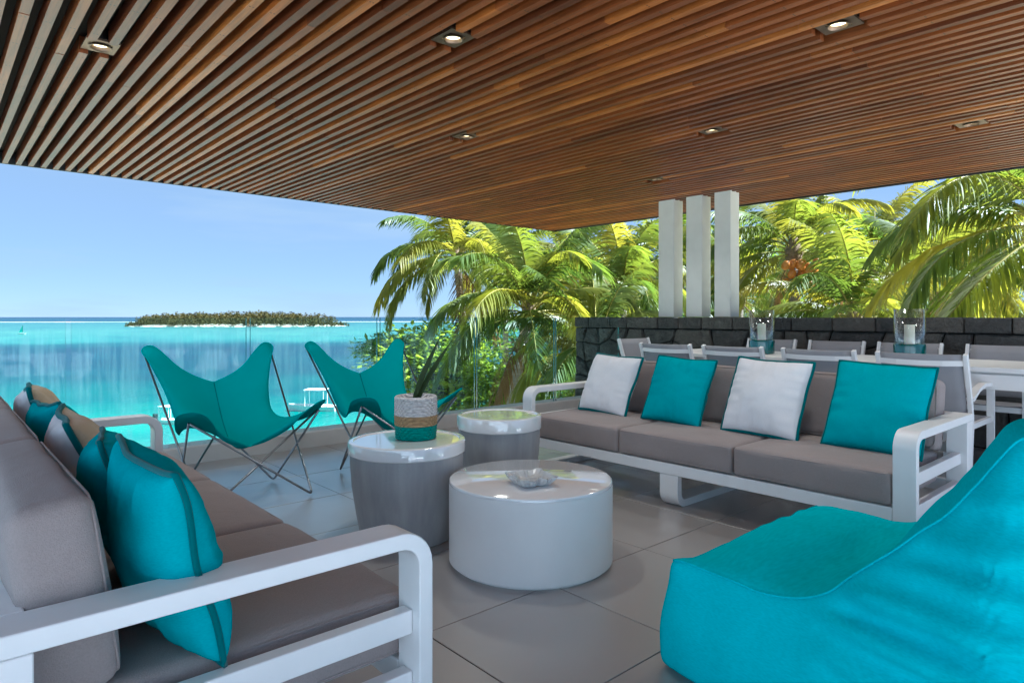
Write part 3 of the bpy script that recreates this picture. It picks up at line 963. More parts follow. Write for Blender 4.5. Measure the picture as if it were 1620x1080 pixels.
# ------------------------------------------------------------------ butterfly chairs
def make_butterfly(label, loc, rz):
    t = empty('butterfly_chair', loc, rz, label, 'butterfly chair', 'butterfly chairs by the glass railing')
    FL, FR = Vector((-.397, -.186, .571)), Vector((.397, -.186, .571))
    BL, BR = Vector((-.409, .625, .938)), Vector((.409, .625, .938))
    def cr(P, x):
        x = max(0, min(len(P) - 1.0001, x)); i = int(x); f = x - i
        p0, p1, p2, p3 = P[max(i - 1, 0)], P[i], P[i + 1], P[min(i + 2, len(P) - 1)]
        return 0.5 * (2 * p1 + (p2 - p0) * f + (2 * p0 - 5 * p1 + 4 * p2 - p3) * f * f + (3 * p1 - p0 - 3 * p2 + p3) * f ** 3)
    # half outline: middle of the front edge > front pocket > side > back pocket > middle of the back edge
    OUT = [Vector(p) for p in ((0, -.02, .335), (.10, -.045, .36), (.21, -.11, .43), (.275, -.178, .525), (.345, -.228, .592), (.412, -.212, .610), (.455, -.12, .578),
                               (.425, -.01, .490), (.355, .16, .43), (.318, .30, .435), (.315, .40, .52), (.345, .50, .68), (.410, .595, .86), (.440, .635, .922),
                               (.410, .65, .955), (.358, .650, .948), (.280, .635, .871), (.20, .615, .775), (.10, .60, .715), (0, .595, .695))]
    MID = [Vector(p) for p in ((0, -.02, .335), (0, .10, .305), (0, .22, .300), (0, .33, .345), (0, .43, .44), (0, .52, .57), (0, .595, .695))]
    n, m = 64, 18
    taus = []
    for i in range(n + 1):
        x = i / n * (len(OUT) - 1)
        taus.append(x)
    def midt(i):
        s = i / n
        return cr(MID, s * s * (3 - 2 * s) * (len(MID) - 1) * 0.5 + s * (len(MID) - 1) * 0.5)
    G = [[midt(i).lerp(cr(OUT, taus[i]), j / m) for j in range(m + 1)] for i in range(n + 1)]
    for it in range(160):
        H = [row[:] for row in G]
        for i in range(1, n):
            for j in range(1, m):
                H[i][j] = (G[i - 1][j] + G[i + 1][j]) * 0.3 + (G[i][j - 1] + G[i][j + 1]) * 0.2
        G = H
    vs = []; ids = {}
    for sx in (-1, 1):
        for i in range(n + 1):
            for j in range(m + 1):
                key = (0 if j == 0 or i in (0, n) else sx, i, 0 if i in (0, n) else j)
                if key in ids: continue
                p = G[i][0 if i in (0, n) else j]
                ids[key] = len(vs); vs.append((p.x * sx, p.y, p.z))
    def K(sx, i, j): return ids[(0 if j == 0 or i in (0, n) else sx, i, 0 if i in (0, n) else j)]
    fs = []
    for sx in (-1, 1):
        for i in range(n):
            for j in range(m):
                q = [K(sx, i, j), K(sx, i + 1, j), K(sx, i + 1, j + 1), K(sx, i, j + 1)]
                q2 = []
                for a in q:
                    if a not in q2: q2.append(a)
                if len(q2) < 3: continue
                fs.append(tuple(q2 if sx > 0 else reversed(q2)))
    o = MB().add(vs, fs).build('cover', M['teal_canvas'], t, smooth=True)
    so = o.modifiers.new('thick', 'SOLIDIFY'); so.thickness = 0.005; so.offset = 0
    sm = MB()
    sm.tube([G[i][0] + Vector((0, -.002, .004)) for i in range(1, n)], 0.0026, 5)
    sm.build('seam', M['teal_trim'], o, smooth=True)
    hem = MB()
    hem.tube([Vector((p.x * k, p.y, p.z)) for k, rng in ((1, range(n)), (-1, range(n, 0, -1))) for p in [G[i][m] for i in rng]], 0.0042, 6, closed=True)
    hem.build('hem', M['teal_canvas'], o, smooth=True)
    feet = {'fl': Vector((-.335, -.2, 0.009)), 'fr': Vector((.335, -.2, 0.009)), 'bl': Vector((-.31, .33, 0.009)), 'br': Vector((.31, .33, 0.009))}
    tip2 = {k: v - Vector((0, 0.0, 0.02)) for k, v in (('FL', FL), ('FR', FR), ('BL', BL), ('BR', BR))}
    for k in ('FL', 'FR', 'BL', 'BR'):
        tip2[k] = tip2[k] + (Vector((0.012 if k[1] == 'R' else -0.012, 0.040, 0.004)) if k[0] == 'B' else Vector((0, 0.03, -0.012)))
    for foot, (ta, tb) in {'fr': ('FL', 'BR'), 'fl': ('FR', 'BL'), 'br': ('FR', 'BL'), 'bl': ('FL', 'BR')}.items():
        f = feet[foot]; A = tip2[ta].copy(); B = tip2[tb].copy()
        # keep crossing rods from touching
        off = Vector((0.0, -0.010, 0)) if foot in ('fr', 'br') else Vector((0.0, 0.010, 0))
        A += off; B += off
        da, db = (A - f).normalized(), (B - f).normalized()
        pts = [A]
        rr = 0.035
        for i in range(7):
            s = i / 6
            p = (f + da * rr) * (1 - s) ** 2 + f * 2 * s * (1 - s) + (f + db * rr) * s * s
            pts.append(p)
        pts.append(B)
        MB().tube(pts, 0.0072, 8).build('rod', M['rod'], t, smooth=True)
    return t
make_butterfly('teal canvas butterfly chair standing nearer the left sofa', (1.506, 4.195, 0), R(2))
make_butterfly('teal canvas butterfly chair half hidden behind the basket planter', (2.596, 4.156, 0), R(0.5))

# ------------------------------------------------------------------ round tables
def drum_table(label, loc, r, h, rim_h, seed):
    t = empty('side_table', loc, 0, label, 'side table', 'two concrete drum side tables')
    hb = h - rim_h
    prof = [(r * 0.74, 0.0), (r * 0.78, 0.004), (r * 0.86, hb * 0.30), (r * 0.935, hb * 0.62), (r * 0.965, hb * 0.9), (r * 0.962, hb - 0.001)]
    MB().lathe(prof, 72).build('base', M['concrete'], t, auto=35)
    MB().lathe([(r - 0.006, hb), (r, hb + 0.006), (r, h - 0.008), (r - 0.003, h - 0.002), (r - 0.008, h), (r - 0.028, h), (r - 0.032, h - 0.006)], 96, cap1=True).build('table_top', M['gloss_white'], t, auto=35)
    return t
drum_table('taller looking concrete drum table with white top that carries the basket planter', (1.885, 2.945, 0), 0.305, 0.51, 0.066, 1)
drum_table('bare concrete drum table with white top beside the long sofa', (2.76, 3.22, 0), 0.272, 0.522, 0.088, 2)
ct = empty('coffee_table', (2.15, 2.28, 0), 0, 'low round glossy white drum coffee table with a crystal dish', 'coffee table')
MB().lathe([(0.372, 0.0), (0.376, 0.012), (0.388, 0.014), (0.388, 0.370)], 128).build('drum', M['satin_white'], ct, auto=35)
MB().lathe([(0.388, 0.3705), (0.388, 0.377), (0.385, 0.383), (0.379, 0.386)], 128).build('table_top', M['gloss_white'], ct, auto=35)

# crystal dish
dm = MB()
nn = 64
def lob(a, r, k=0.16): return r * (1 + k * math.cos(4 * a) + 0.05 * math.cos(12 * a))
prof = [(0.055, 0.0), (0.075, 0.004), (0.098, 0.026), (0.105, 0.040), (0.097, 0.043), (0.072, 0.024), (0.045, 0.016)]
vs = []
for (r, z) in prof:
    for k in range(nn):
        a = 2 * math.pi * k / nn
        rr = lob(a, r) * (1 + (0.03 if k % 2 else -0.03))
        vs.append((rr * math.cos(a), rr * math.sin(a), z + 0.004 * math.cos(8 * a) * (z > 0.02)))
fs = [(i * nn + k, i * nn + (k + 1) % nn, (i + 1) * nn + (k + 1) % nn, (i + 1) * nn + k) for i in range(len(prof) - 1) for k in range(nn)]
fs += [tuple(reversed(range(nn))), tuple((len(prof) - 1) * nn + k for k in range(nn))]
o = dm.add(vs, fs).build('crystal_dish', M['crystal'], loc=(2.06, 2.18, 0.3875))
o.rotation_euler.z = 0.5
tag(o, 'cut crystal dish with lobed rim on the low white coffee table', 'dish')

# basket planter with snake plant
bp = empty('basket_planter', (1.945, 2.955, 0.5045), 0.3, 'woven white, tan and teal basket planter on the concrete table', 'planter')
def coil_band(z0, z1, r0, r1, name, mat):
    n = max(3, int((z1 - z0) / 0.0135))
    prof = []
    for i in range(n):
        for k in range(5):
            s = (i + k / 5) / n
            rr = r0 + (r1 - r0) * s + 0.0045 * math.sin(math.pi * k / 5)
            prof.append((rr, z0 + (z1 - z0) * s))
    prof.append((r1, z1))
    return prof
MB().lathe([(0.09, 0.0)] + coil_band(0.001, 0.072, 0.104, 0.110, '', None), 64, cap1=False).build('teal_band', M['rope_teal'], bp, smooth=True)
MB().lathe(coil_band(0.072, 0.125, 0.109, 0.112, '', None), 64, cap0=False, cap1=False).build('tan_band', M['rope_tan'], bp, smooth=True)
MB().lathe(coil_band(0.125, 0.222, 0.111, 0.110, '', None) + [(0.106, 0.226), (0.100, 0.222), (0.099, 0.15)], 64, cap0=False, cap1=False).build('white_band', M['rope_white'], bp, smooth=True)
MB().lathe([(0.001, 0.198), (0.05, 0.200), (0.102, 0.194)], 32, cap0=False, cap1=False).build('soil', M['soil'], bp, smooth=True)
sp = empty('snake_plant', (1.945, 2.955, 0.70), 0, 'few dark upright snake plant blades growing in the woven basket', 'plant')
for k, (dx, dy, lx, ly, hgt, wd) in enumerate(((-0.01, 0.002, 0.105, -0.085, 0.335, 0.026), (0.010, -0.008, 0.140, -0.115, 0.325, 0.029), (0.0, 0.015, 0.06, -0.04, 0.17, 0.020))):
    lm = MB()
    vs = []
    ax = Vector((math.cos(0.7 + k * 0.5), -math.sin(0.7 + k * 0.5), 0))
    nz = 12
    for i in range(nz + 1):
        s = i / nz
        w = wd * (0.45 + 0.75 * math.sin(math.pi * min(1, s * 0.9 + 0.1)) ** 0.7) * (1 - s ** 5) * 0.5 + 0.0006
        c = Vector((dx + lx * s ** 1.2, dy + ly * s ** 1.2, hgt * s))
        nrm = ax.cross(Vector((lx, ly, hgt)).normalized())
        vs += [c - ax * w + nrm * w * 0.35, c - nrm * 0.003, c + ax * w + nrm * w * 0.35]
    fs = []
    for i in range(nz):
        for j in range(2):
            fs.append((i * 3 + j, i * 3 + j + 1, i * 3 + j + 4, i * 3 + j + 3))
    lo_ = lm.add(vs, fs).build('leaf', M['snake_leaf'], sp, smooth=True)
    so = lo_.modifiers.new('thick', 'SOLIDIFY'); so.thickness = 0.004

# ------------------------------------------------------------------ beanbag
def make_beanbag():
    # seam profile (v, z) from the front edge of the seat over the backrest to the back, wide-side first
    P = [(1.255, .335), (1.18, .345), (1.05, .340), (.94, .330), (.84, .352), (.76, .395), (.69, .465), (.615, .54), (.545, .61), (.487, .665), (.43, .74), (.385, .815),
         (.35, .868), (.30, .885), (.23, .85), (.17, .74), (.13, .60)]
    def crv(P, s):
        x = s * (len(P) - 1); i = min(int(x), len(P) - 2); f = x - i
        p0, p1, p2, p3 = P[max(i - 1, 0)], P[i], P[i + 1], P[min(i + 2, len(P) - 1)]
        return [0.5 * ((2 * p1[k]) + (-p0[k] + p2[k]) * f + (2 * p0[k] - 5 * p1[k] + 4 * p2[k] - p3[k]) * f * f + (-p0[k] + 3 * p1[k] - 3 * p2[k] + p3[k]) * f ** 3) for k in (0, 1)]
    nt, ns, nz = 90, 44, 34
    pos = {}
    def width(v, z):
        # left (near) and right (far) limits of the top strip
        hi = max(0, (z - 0.36) / 0.52)
        return 1.845 + 0.03 * hi, 2.90 - 0.50 * hi ** 0.9
    verts, faces = [], []
    ids = {}
    def V(key, p):
        if key not in ids:
            ids[key] = len(verts); verts.append(Vector(p))
        return ids[key]
    seam_l, seam_r = [], []
    top = {}
    for i in range(nt + 1):
        v, z = crv(P, i / nt)
        a, b = width(v, z)
        v0_, z0_ = v, z
        for j in range(ns + 1):
            v, z = v0_, z0_
            s = j / ns
            c = 4 * s * (1 - s)
            e = i / nt
            bul = (0.022 + 0.035 * math.exp(-((v - 1.05) / 0.2) ** 2)) * c ** 0.7 * min(1, e * 6)
            hi = max(0, (z - 0.36) / 0.52)
            z = z - 0.06 * s * hi
            v = v + 0.11 * s * min(1, hi * 1.6)            # stuffed middle
            sag = -0.05 * math.exp(-((v - 0.74) / 0.20) ** 2) * c       # the sitter's hollow
            ext = -0.03 * (1 - c) * 0
            # backrest surface bulges to the front
            fv = 0.03 * c * math.exp(-((z - 0.62) / 0.2) ** 2)
            top[i, j] = Vector((a + (b - a) * s, v + fv, z + bul + sag))
    # corner pinch at the seat's front corners
    for i in range(nt + 1):
        for j in range(ns + 1):
            V(('t', i, j), top[i, j])
    for i in range(nt):
        for j in range(ns):
            faces.append((ids['t', i, j], ids['t', i + 1, j], ids['t', i + 1, j + 1], ids['t', i, j + 1]))
    def drop(p, out, k, flare, bul):
        s = k / nz
        z = p.z * (1 - s)
        o_ = bul * math.sin(math.pi * s) ** 0.8 + flare * s ** 1.3 - 0.03 * max(0, (s - 0.93) / 0.07)
        return Vector((p.x + out.x * o_, p.y + out.y * o_, z))
    def skirt(key, loop, outs, flares, buls):
        for i, p in enumerate(loop):
            for k in range(nz + 1):
                if k == 0: continue
                V((key, i, k), drop(p, outs[i], k, flares[i], buls[i]))
    # perimeter of the top strip
    per = [('t', i, 0) for i in range(nt + 1)] + [('t', nt, j) for j in range(1, ns + 1)] + [('t', i, ns) for i in range(nt - 1, -1, -1)] + [('t', 0, j) for j in range(ns - 1, 0, -1)]
    loop = [verts[ids[k]] for k in per]
    m = len(loop)
    cxy = Vector((2.32, 0.70, 0))
    outs, flares, buls = [], [], []
    for i, key in enumerate(per):
        _, a, b = key
        onL, onR, onF, onB = b == 0, b == ns, a == 0, a == nt
        d = Vector((0, 0, 0))
        if onL: d += Vector((-1, 0, 0))
        if onR: d += Vector((1, 0, 0))
        if onF: d += Vector((0, 1, 0))
        if onB: d += Vector((0, -1, 0))
        # round the direction near the corners
        wF = math.exp(-a / nt * 16); wB = math.exp(-(nt - a) / nt * 16)
        if onL or onR:
            d += Vector((0, 0.75 * wF - 0.75 * wB, 0))
        if onF or onB:
            d += Vector((-0.75 * math.exp(-b / ns * 9) + 0.75 * math.exp(-(ns - b) / ns * 9), 0, 0))
        d.normalize()
        outs.append(d)
        hi = loop[i].z
        nearF = max(math.exp(-a / nt * 9), 1.0 if onF else 0)
        flares.append((0.10 - 0.055 * nearF) if not onB else 0.06)
        buls.append(0.030 + 0.055 * min(1, max(0, hi - 0.3) / 0.5) + 0.02 * (1 - nearF))
    skirt('k', loop, outs, flares, buls)
    def kid(i, k):
        i %= m
        return ids[per[i]] if k == 0 else ids['k', i, k]
    for i in range(m):
        for k in range(nz):
            faces.append((kid(i, k), kid(i + 1, k), kid(i + 1, k + 1), kid(i, k + 1)))
    mb = MB(); mb.add(verts, faces)
    o = mb.build('beanbag', M['teal_bag'], smooth=True)
    bm = bmesh.new(); bm.from_mesh(o.data); bm.normal_update()
    def seam_z(y):
        best = min(range(nt + 1), key=lambda i: abs(top[i, 0].y - y))
        return top[best, 0].z
    for vv in bm.verts:
        p = vv.co; n_ = vv.normal
        side = max(0, min(1, (2.02 - p.x) / 0.14))
        fd = max(0.0, min(1.0, (seam_z(p.y) - p.z) / 0.09)) if side > 0 else 0
        fd = fd * fd * (3 - 2 * fd)
        d = mnoise.noise(p * 2.1) * 0.016 + mnoise.noise(p * 5.0 + Vector((3, 1, 0))) * 0.007
        wv = Vector((mnoise.noise(p * 2.2), mnoise.noise(p * 2.2 + Vector((5, 0, 0))), 0)) * 0.05
        py, pz = p.y + wv.x, p.z + wv.y
        # drag folds on the flank: creases fan out from the hollow towards the lower back
        for (ya, za, yb, zb, wdt, dep) in ((0.80, 0.36, 0.02, 0.45, 0.021, 0.058), (0.70, 0.30, 0.02, 0.33, 0.020, 0.044), (0.57, 0.56, 0.02, 0.62, 0.019, 0.052),
                                           (0.55, 0.48, 0.05, 0.54, 0.018, 0.038), (0.48, 0.69, 0.10, 0.72, 0.016, 0.030), (0.68, 0.22, 0.10, 0.19, 0.020, 0.030)):
            vx, vz = yb - ya, zb - za
            L2 = vx * vx + vz * vz
            tt = ((py - ya) * vx + (pz - za) * vz) / L2
            if -0.15 < tt < 1.15:
                tc = max(0, min(1, tt))
                ds = ((py - ya) * vz - (pz - za) * vx) / math.sqrt(L2)
                am = math.sin(math.pi * max(0, min(1, (tt + 0.15) / 1.3))) ** 0.7
                k = ds / wdt
                d += side * fd * max(0, min(1, (p.y - 0.14) / 0.10)) * dep * am * (-math.exp(-k * k) + 0.75 * math.exp(-(k - 1.7) ** 2))
        # wrinkles in the seat around the hollow
        hol = math.exp(-((p.y - 0.82) / 0.17) ** 2) * (1 - side)
        ph = (p.y - 0.74) * 46 + 3.2 * mnoise.noise(Vector((p.x * 2.2, p.y * 3, 1.0)))
        d += 0.010 * mnoise.noise(Vector((p.x * 3.2, p.y * 15, 4.0))) * hol * 1.6
        # pinched ears at the front corners and a ruffled front edge
        ear = math.exp(-((p.x - 1.845) ** 2 + (p.y - 1.26) ** 2 + (p.z - 0.35) ** 2) / 0.0035)
        vv.co = p
        d += 0.020 * ear
        ruff = math.exp(-((p.y - 1.26) / 0.07) ** 2 - ((p.z - 0.34) / 0.07) ** 2)
        d += 0.010 * mnoise.noise(Vector((p.x * 13, 1.0, p.z * 3))) * ruff
        d += 0.005 * mnoise.noise(Vector((p.x * 3, p.y * 14, p.z * 9)))
        fl = min(1, max(0, p.z) / 0.05)
        vv.co = p + n_ * d * fl
        if vv.co.z < 0.001: vv.co.z = 0.001
    keep = [vv for vv in bm.verts if vv.co.z > 0.02]
    for it in range(1):
        bmesh.ops.smooth_vert(bm, verts=keep, factor=0.5, use_axis_x=True, use_axis_y=True, use_axis_z=True)
    bm.normal_update()
    bm.to_mesh(o.data)
    tag(o, 'big slouchy turquoise beanbag lounger in the near right corner', 'beanbag')
    # seams follow the welded edge
    bm.verts.ensure_lookup_table()
    pts = [bm.verts[ids['t', i, 0]].co.copy() for i in range(0, nt + 1)]
    nr = [bm.verts[ids['t', i, 0]].normal.copy() for i in range(0, nt + 1)]
    MB().tube([p + n_ * 0.001 for p, n_ in zip(pts, nr)], 0.0032, 6).build('seam', M['teal_bag'], o, smooth=True)
    pts = [bm.verts[ids['t', 0, j]].co.copy() for j in range(0, ns + 1)]
    MB().tube(pts, 0.0032, 6).build('seam', M['teal_bag'], o, smooth=True)
    bm.free()
    return o
make_beanbag()

# ------------------------------------------------------------------ dining set
TT = 0.81
TU0, TU1, TV0, TV1 = 5.33, 6.25, 0.80, 3.92
dt_ = empty('dining_table', ((TU0 + TU1) / 2, (TV0 + TV1) / 2, 0), 0, 'long white dining table between the sofa and the stone wall', 'dining table')
hw, hl = (TU1 - TU0) / 2, (TV1 - TV0) / 2
MB().box(-hw, hw, -hl, hl, TT - 0.035, TT).build('table_top', M['frame_white'], dt_, bevel=0.004)
ap = MB()
ap.box(-hw + 0.02, -hw + 0.045, -hl + 0.13, hl - 0.13, TT - 0.15, TT - 0.05).box(hw - 0.045, hw - 0.02, -hl + 0.13, hl - 0.13, TT - 0.15, TT - 0.05)
ap.box(-hw + 0.13, hw - 0.13, -hl + 0.02, -hl + 0.045, TT - 0.15, TT - 0.05).box(-hw + 0.13, hw - 0.13, hl - 0.045, hl - 0.02, TT - 0.15, TT - 0.05)
ap.box(-hw + 0.06, hw - 0.06, -hl + 0.06, hl - 0.06, TT - 0.06, TT - 0.036)
ap.build('apron', M['frame_white'], dt_)
for sx in (-1, 1):
    for sy in (-1, 1):
        x = sx * (hw - 0.065); y = sy * (hl - 0.065)
        MB().box(x - 0.05, x + 0.05, y - 0.05, y + 0.05, 0.0, TT - 0.061).build('leg', M['frame_white'], dt_, bevel=0.003)

def make_dining_chair(name='dining_chair'):
    """local: faces -y?  seat centre at origin, back at y = +0.25, front at y = -0.25"""
    t = empty(name, (0, 0, 0), 0)
    W = 0.265
    fw = M['frame_white']
    def seatback():
        b = MB(); n = 8; m = 6
        vs = []
        for j in range(m + 1):
            s = j / m
            z = 0.50 + 0.41 * s
            y = 0.20 + 0.13 * s
            for i in range(n + 1):
                x = -W + 0.03 + (2 * W - 0.06) * i / n
                vs.append((x, y + 0.030 * (1 - (x / W) ** 2) , z - 0.004 * (1 - (x / W) ** 2) * (j == m)))
        fs = [(j * (n + 1) + i, j * (n + 1) + i + 1, (j + 1) * (n + 1) + i + 1, (j + 1) * (n + 1) + i) for j in range(m) for i in range(n)]
        return b.add(vs, fs)
    o = seatback().build('backrest', M['sling'], t, smooth=True)
    so = o.modifiers.new('thick', 'SOLIDIFY'); so.thickness = 0.012
    b = MB(); n = 8
    vs = []
    for j in range(9):
        s = j / 8
        for i in range(n + 1):
            x = -W + 0.03 + (2 * W - 0.06) * i / n
            vs.append((x, -0.25 + 0.46 * s, 0.475 - 0.02 * math.sin(math.pi * s) * (1 - (x / W) ** 2) - 0.015 * s))
    fs = [(j * (n + 1) + i, j * (n + 1) + i + 1, (j + 1) * (n + 1) + i + 1, (j + 1) * (n + 1) + i) for j in range(8) for i in range(n)]
    o = b.add(vs, fs).build('seat', M['sling'], t, smooth=True)
    so = o.modifiers.new('thick', 'SOLIDIFY'); so.thickness = 0.012
    cb = MB()
    cb.ribbon([(-W + 0.026, 0.318, 0.857), (-W * 0.5, 0.345, 0.853), (0, 0.353, 0.852), (W * 0.5, 0.345, 0.853), (W - 0.026, 0.318, 0.857)], 0.034, 0.016, (0, 0, 1))
    cb.build('crossbar', fw, t)
    for sx in (-1, 1):
        x = sx * (W - 0.012)
        MB().ribbon([(x, 0.27, 0.0), (x, 0.20, 0.47), (x, 0.225, 0.60), (x, 0.333, 0.915)], 0.026, 0.034, (1, 0, 0)).build('leg', fw, t, bevel=0.003)
        MB().ribbon([(x, -0.27, 0.0), (x, -0.27, 0.64)] + [(x, y, z) for (y, z) in arc(-0.22, 0.645, 0.05, 180, 90, 5)] + [(x, -0.05, 0.70), (x, 0.10, 0.675), (x, 0.225, 0.625)], 0.045, 0.024, (1, 0, 0)).build('armrest', fw, t, bevel=0.003)
        MB().box(x - 0.012, x + 0.012, -0.256, 0.196, 0.437, 0.472).build('side_rail', fw, t)
    MB().box(-W + 0.026, W - 0.026, -0.275, -0.258, 0.43, 0.47).build('stretcher', fw, t)
    MB().box(-W + 0.026, W - 0.026, 0.2, 0.218, 0.40, 0.44).build('stretcher', fw, t)
    return t
ch0 = make_dining_chair()
grp = 'grey mesh dining chairs round the table'
near = [(1.42, 'grey mesh dining chair right behind the large teal pillow of the long sofa'), (2.08, 'grey mesh dining chair seen above the white pillow nearest the beanbag'),
        (2.76, 'grey mesh dining chair seen from behind above the inner teal pillow'), (3.40, 'grey mesh dining chair behind the long sofa, beside the white end chair')]
far = [(1.34, 'grey mesh dining chair against the stone wall at the right edge'), (2.04, 'grey mesh dining chair behind the larger looking candle lantern'),
       (2.68, 'grey mesh dining chair against the stone wall between the two lanterns'), (3.34, 'grey mesh dining chair half hidden by the far candle lantern')]
def place_chair(c, x, y, rz, lb):
    c.location = (x, y, 0); c.rotation_euler = (0, 0, rz)
    tag(c, lb, 'dining chair', grp)
for k, (v, lb) in enumerate(near):
    c = ch0 if k == 0 else copy_tree(ch0)
    place_chair(c, 5.15, v, R(90), lb)          # back at -u
for v, lb in far:
    place_chair(copy_tree(ch0), 6.32, v, R(-90), lb)
c = copy_tree(ch0)
place_chair(c, 5.79, 4.16, R(0), 'grey mesh dining chair at the head of the table near the glass panel')

def lantern(loc, lb):
    t = empty('candle_lantern', loc, 0, lb, 'lantern', 'candle lanterns on the dining table')
    MB().lathe([(0.104, 0), (0.11, 0.006), (0.112, 0.11), (0.108, 0.125), (0.100, 0.128), (0.098, 0.05)], 48).build('base', M['teal_glaze'], t, auto=40)
    MB().lathe([(0.106, 0.129), (0.109, 0.40), (0.104, 0.40), (0.101, 0.132)], 48, cap0=False, cap1=False).build('glass_cylinder', M['clear_glass'], t, smooth=True)
    cd = MB().lathe([(0.037, 0.052), (0.037, 0.27), (0.034, 0.276), (0.012, 0.272)], 28).build('candle', M['candle'], t, auto=40)
    MB().tube([(0, 0, 0.270), (0.002, 0, 0.280), (0.004, 0, 0.290)], 0.0018, 5).build('wick', M['dark_metal'], cd)
lantern((5.75, 2.985, TT + 0.001), 'glass hurricane lantern with white candle nearer the three columns')
lantern((5.75, 1.765, TT + 0.001), 'glass hurricane lantern with white candle nearer the right edge')

# ------------------------------------------------------------------ land, sea, island
SEA = -5.85
sea = MB()
rings = [0, 20, 60, 150, 400, 1000, 2500, 6000, 15000]
sea.add([(-15000, -15000, SEA), (15000, -15000, SEA), (15000, 15000, SEA), (-15000, 15000, SEA)], [(0, 1, 2, 3)])
sea = sea.build('sea', M['sea'], fixn=False)
tag(sea, kind='structure')
gm = MB()
nx, ny = 60, 40
vs = []
for i in range(nx + 1):
    for j in range(ny + 1):
        x = -60 + 180 * i / nx
        e = -60 + (100 + 6) * j / ny                       # distance along the shore normal
        # shore normal direction (0.55, 0.835); shore at w = 36
        t_ = (x, )
        px_ = 0.835 * x + 0.55 * e
        py_ = -0.55 * x + 0.835 * e
        h = -5.35 + 0.35 * mnoise.noise(Vector((px_ * 0.08, py_ * 0.08, 0))) + 0.02 * x * (x > 0)
        wob = 2.2 * mnoise.noise(Vector((x * 0.06, 3.3, 0)))
        k = max(0, (e + wob - 24) / 11)
        h = h * (1 - min(1, k)) + (-6.0) * min(1, k) if k < 1 else -6.0 - 0.15 * (k - 1)
        vs.append((px_, py_, h))
fs = [(i * (ny + 1) + j, (i + 1) * (ny + 1) + j, (i + 1) * (ny + 1) + j + 1, i * (ny + 1) + j + 1) for i in range(nx) for j in range(ny)]
ground = gm.add(vs, fs).build('ground', M['ground'], smooth=True, fixn=False)
tag(ground, kind='structure')

FWD = Vector((math.sin(R(41.7)), math.cos(R(41.7)), 0)); RGT = Vector((math.cos(R(41.7)), -math.sin(R(41.7)), 0))
def at(px, D, z):
    p = FWD * D + RGT * ((px - 810) / 1037 * D)
    return Vector((p.x, p.y, z))
def zpx(py, D):
    return EYE + (501 - py) / 1037 * D

# island
ISD = 452
ic = at(366, ISD + 30, SEA)
ax = RGT.copy()
isl = MB()
vs = []; fs = []
na, nr_ = 60, 8
def isl_pt(a, s):
    rx = 83 * (1 + 0.05 * math.sin(3 * a + 1) + 0.04 * math.sin(7 * a)); ry = 30
    p = ic + ax * (math.cos(a) * rx * s) + FWD * (math.sin(a) * ry * s)
    hh = 1.6 * (1 - s ** 3) + (0.25 if s < 0.97 else -0.6)
    return Vector((p.x, p.y, SEA + hh))
for r in range(nr_ + 1):
    s = r / nr_
    for k in range(na):
        vs.append(isl_pt(2 * math.pi * k / na, max(0.01, s)))
for r in range(nr_):
    for k in range(na):
        fs.append((r * na + k, r * na + (k + 1) % na, (r + 1) * na + (k + 1) % na, (r + 1) * na + k))
island = isl.add(vs, fs).build('island', M['sand'], smooth=True)
tag(island, kind='structure')
ri = random.Random(8)
tm = MB()
for k in range(1500):
    a = ri.uniform(0, 2 * math.pi); s = math.sqrt(ri.uniform(0, 1)) * 0.975
    p = isl_pt(a, s)
    env = (1 - (abs(math.cos(a) * s)) ** 4) ** 0.5
    left = math.cos(a) * s
    hh = (ri.uniform(5.2, 9.0) + 1.6 * mnoise.noise(Vector((math.cos(a) * s * 6, math.sin(a) * s * 3, 2)))) * env * (0.95 if left < 0 else 1.08) * (0.55 if s > 0.88 else 1)
    if hh < 1.2: hh = ri.uniform(1.2, 2.4)
    rr = hh * ri.uniform(0.16, 0.26) + 0.5
    for q in range(26):
        z = ri.uniform(0.08, 1.0); aa = ri.uniform(0, 6.283)
        rad = rr * (1.15 - z) ** 0.7 * math.sqrt(ri.uniform(0.1, 1))
        c = Vector((p.x + rad * math.cos(aa), p.y + rad * math.sin(aa), p.z - 0.3 + hh * z))
        l = ri.uniform(0.5, 1.2) * (0.6 + rr * 0.25)
        d1 = Vector((ri.uniform(-1, 1), ri.uniform(-1, 1), ri.uniform(-.3, 1))).normalized() * l
        d2 = Vector((ri.uniform(-1, 1), ri.uniform(-1, 1), ri.uniform(-.6, .6))).normalized() * l * 0.55
        tm.add([c - d2, c + d2, c + d1], [(0, 1, 2)])
o = tm.build('island_forest', M['island_leaf'], fixn=False)
tag(o, 'low olive casuarina forest covering the island in the lagoon', 'forest', kind='stuff')

